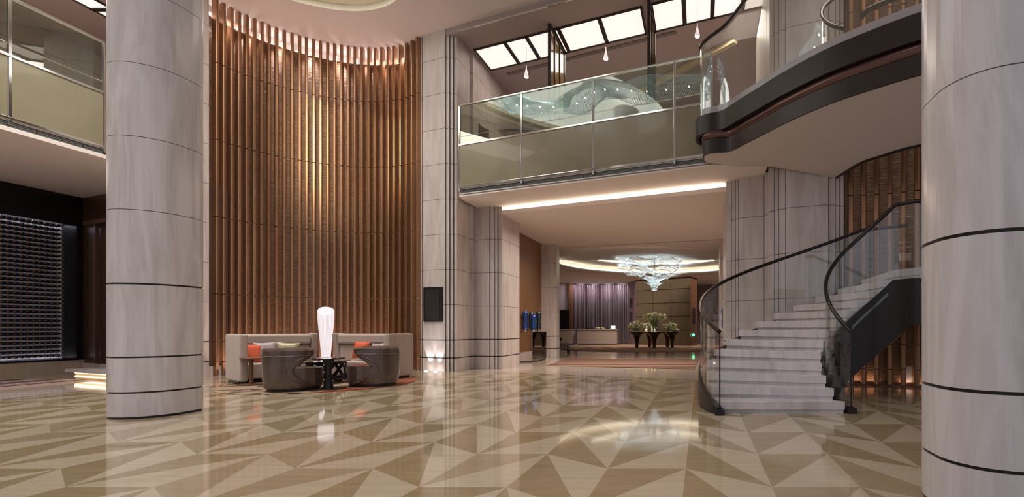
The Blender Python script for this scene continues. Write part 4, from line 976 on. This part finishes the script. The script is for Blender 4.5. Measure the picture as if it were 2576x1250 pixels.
m = MB(); m.box(PY(1396, 38.9), PY(1431, 38.9), 38.8, 38.95, ZY(780, 38.9), 4.46); tag(obj('wall_panel', m, M['white_panel']), 'pale lilac wall panel at the far left of the reception', 'wall panel')
m = MB(); m.box(PY(1396, 38.9), PY(1435, 38.9), 38.6, 38.95, ZY(829, 38.9), ZY(781, 38.9)); tag(obj('dark_niche', m, M['black']), 'dark glossy niche below the pale wall panel', 'niche')
m = MB(); m.box(PY(1432, 38.8), PY(1441, 38.8), 38.6, 38.9, 0, 4.46); tag(obj('wall_fin', m, M['wood_brown']), 'brown timber fin at the left edge of the curtain', 'wall fin')
# patterned chair
X, Y = PY(1414, 24.6), 24.6
t = thing('patterned_chair', 'low chair with black and white lattice seat behind the far pillar', 'chair', (X, Y, 0), radians(10))
def lattice():
    mt, t_, n, l, b_ = new_mat('lattice_fabric'); g = n.new('ShaderNodeTexCoord'); sp = n.new('ShaderNodeSeparateXYZ'); l.new(g.outputs['Object'], sp.inputs[0])
    a = mth(n, l, 'ABSOLUTE', mth(n, l, 'SINE', mth(n, l, 'MULTIPLY', mth(n, l, 'ADD', sp.outputs[0], sp.outputs[2]), 24)))
    c_ = mth(n, l, 'ABSOLUTE', mth(n, l, 'SINE', mth(n, l, 'MULTIPLY', mth(n, l, 'SUBTRACT', sp.outputs[0], sp.outputs[2]), 24)))
    k = mth(n, l, 'LESS_THAN', mth(n, l, 'MINIMUM', a, c_), .28)
    mx = n.new('ShaderNodeMix'); mx.data_type = 'RGBA'; l.new(k, mx.inputs[0]); mx.inputs[6].default_value = (.03, .02, .025, 1); mx.inputs[7].default_value = (.5, .45, .43, 1); l.new(mx.outputs[2], b_.inputs['Base Color']); return mt
obj('seat', rbox(-.36, .36, -.34, .34, .16, .46), lattice(), t, bevel=.03)
obj('backrest', rbox(-.36, -.02, .0, .30, .56, .74), M['black'], t, bevel=.02)
obj('back_post', rbox(-.30, -.2, .1, .2, .4, .58), M['black'], t)
for x in (-.3, .3):
    for y in (-.28, .28): obj('leg', rbox(x-.05, x+.05, y-.05, y+.05, 0, .17), M['black'], t)
# ================================================================== WINE WALL
m = MB(); pr = [(.0375, 0), (.0375, .18), (.030, .21), (.015, .235), (.014, .29), (.016, .292), (.016, .31)]
def bottle_mesh():
    b_ = MB(); seg = 10; vs = []; fs = []; mi = []
    for r_, x in pr:
        for i in range(seg): a = 2*pi*i/seg; vs.append((x, r_*cos(a), r_*sin(a)))
    b_.v = vs
    for j in range(len(pr)-1):
        for i in range(seg): k = (i+1) % seg; b_.f.append((j*seg+i, j*seg+k, (j+1)*seg+k, (j+1)*seg+i)); b_.m.append(1 if j >= 4 else 0)
    b_.f.append(tuple(range(seg))[::-1]); b_.m.append(0); b_.f.append(tuple(range((len(pr)-1)*seg, len(pr)*seg))); b_.m.append(1)
    return b_
rows = [.47+.1135*i for i in range(31)]; colsY = [12.28+.12*i for i in range(12)]
slots = [(y, z) for y in colsY for z in rows]
slots.sort(key=lambda s_: s_[0]**2+(s_[1]-1.2)**2)
b0 = None
for y, z in slots[:300]:
    if b0 is None: b0 = obj('wine_bottle', bottle_mesh(), [M['wine_glass'], M['cap']]); o = b0
    else: o = b0.copy(); COL.objects.link(o)
    o.location = (XV-.36, y-.03, z); tag(o, 'dark wine bottle lying neck outward in the backlit wine wall', 'wine bottle', 'wine bottles in the backlit wall')
rest = MB()
for y, z in slots[300:]: q = bottle_mesh().shift((XV-.36, y-.03, z)); o_ = len(rest.v); rest.v += q.v; rest.f += [tuple(i+o_ for i in f) for f in q.f]; rest.m += q.m
tag(obj('wine_bottle', rest, [M['wine_glass'], M['cap']]), 'remaining dark wine bottles at the far end of the backlit wine wall', 'wine bottles', kind='stuff')
t = thing('wine_rack', 'thin steel wires holding the rows of wine bottles', 'wine rack', (XV-.2, 13, .34))
m = MB()
for y in [12.28+.12*i for i in range(-1, 13)]:
    for xx in (XV-.32, XV-.16): m.box(xx-.003, xx+.003, y-.093, y-.087, .385, 3.93)
wobj('wires', m, M['chrome'], t)
area('wine_light', (XV-.33, 12.8, 3.93), .2, 3.5, (.85, .88, 1), size_y=2.0)
area('wine_light', (XV-.33, 12.8, .40), .2, 2, (.85, .88, 1), rot=(pi, 0, 0), size_y=2.0)

# ================================================================== HALL CHANDELIER (mirrored in the balustrade glass)
t = thing('glass_chandelier', 'long wave shaped chandelier of curved glass rods hanging below the oval ceiling cove', 'chandelier', (-6, 9.8, ZC))
axis = spline([(-9.5, 11.3, 8.95), (-8.6, 10.7, 8.7), (-7.2, 9.9, 8.55), (-5.6, 9.8, 8.6), (-4.2, 9.1, 8.35), (-2.3, 8.2, 8.3)], 44)
rods = MB(); rods2 = MB()
hall_glass = mat('hall_glass', (.7, .85, .85), .08, emit=(.75, .95, 1), estr=.30)
for i in range(1, len(axis)-1):
    p = Vector(axis[i]); d_ = (Vector(axis[i+1])-Vector(axis[i-1])).normalized(); sd = Vector((-d_.y, d_.x, 0)); u = i/len(axis)
    hgt = .30+.16*sin(u*17); wd = .42+.12*sin(u*11+1)
    pts = [p+sd*(wd*cos(a)+.1*sin(3*a+u*30))+Vector((0, 0, hgt*sin(a)))+d_*(.08*sin(2*a)) for a in (pi*(-.15+1.3*q/9) for q in range(10))]
    rods.tube(pts, .009, 4)
    pts = [p+sd*(.3*cos(a))+Vector((0, 0, -.12-.16*sin(a)+.1*sin(u*23))) for a in (pi*q/7 for q in range(8))]
    if i % 2: rods2.tube(pts, .008, 4)
wobj('glass_rods', rods, hall_glass, t); wobj('lower_glass_rods', rods2, hall_glass, t)
for i in range(6, len(axis), 13):
    p = axis[i]; b = MB(); b.lathe([(0, -.03), (.03, 0), (0, .03)], 8, caps=False); b.shift(p); wobj('lamp_bulb', b, M['bulb'], t)
    b = MB(); b.tube([(p[0], p[1], p[2]), (p[0], p[1], ZC+.1)], .004, 4); wobj('suspension_wire', b, M['chrome'], t)
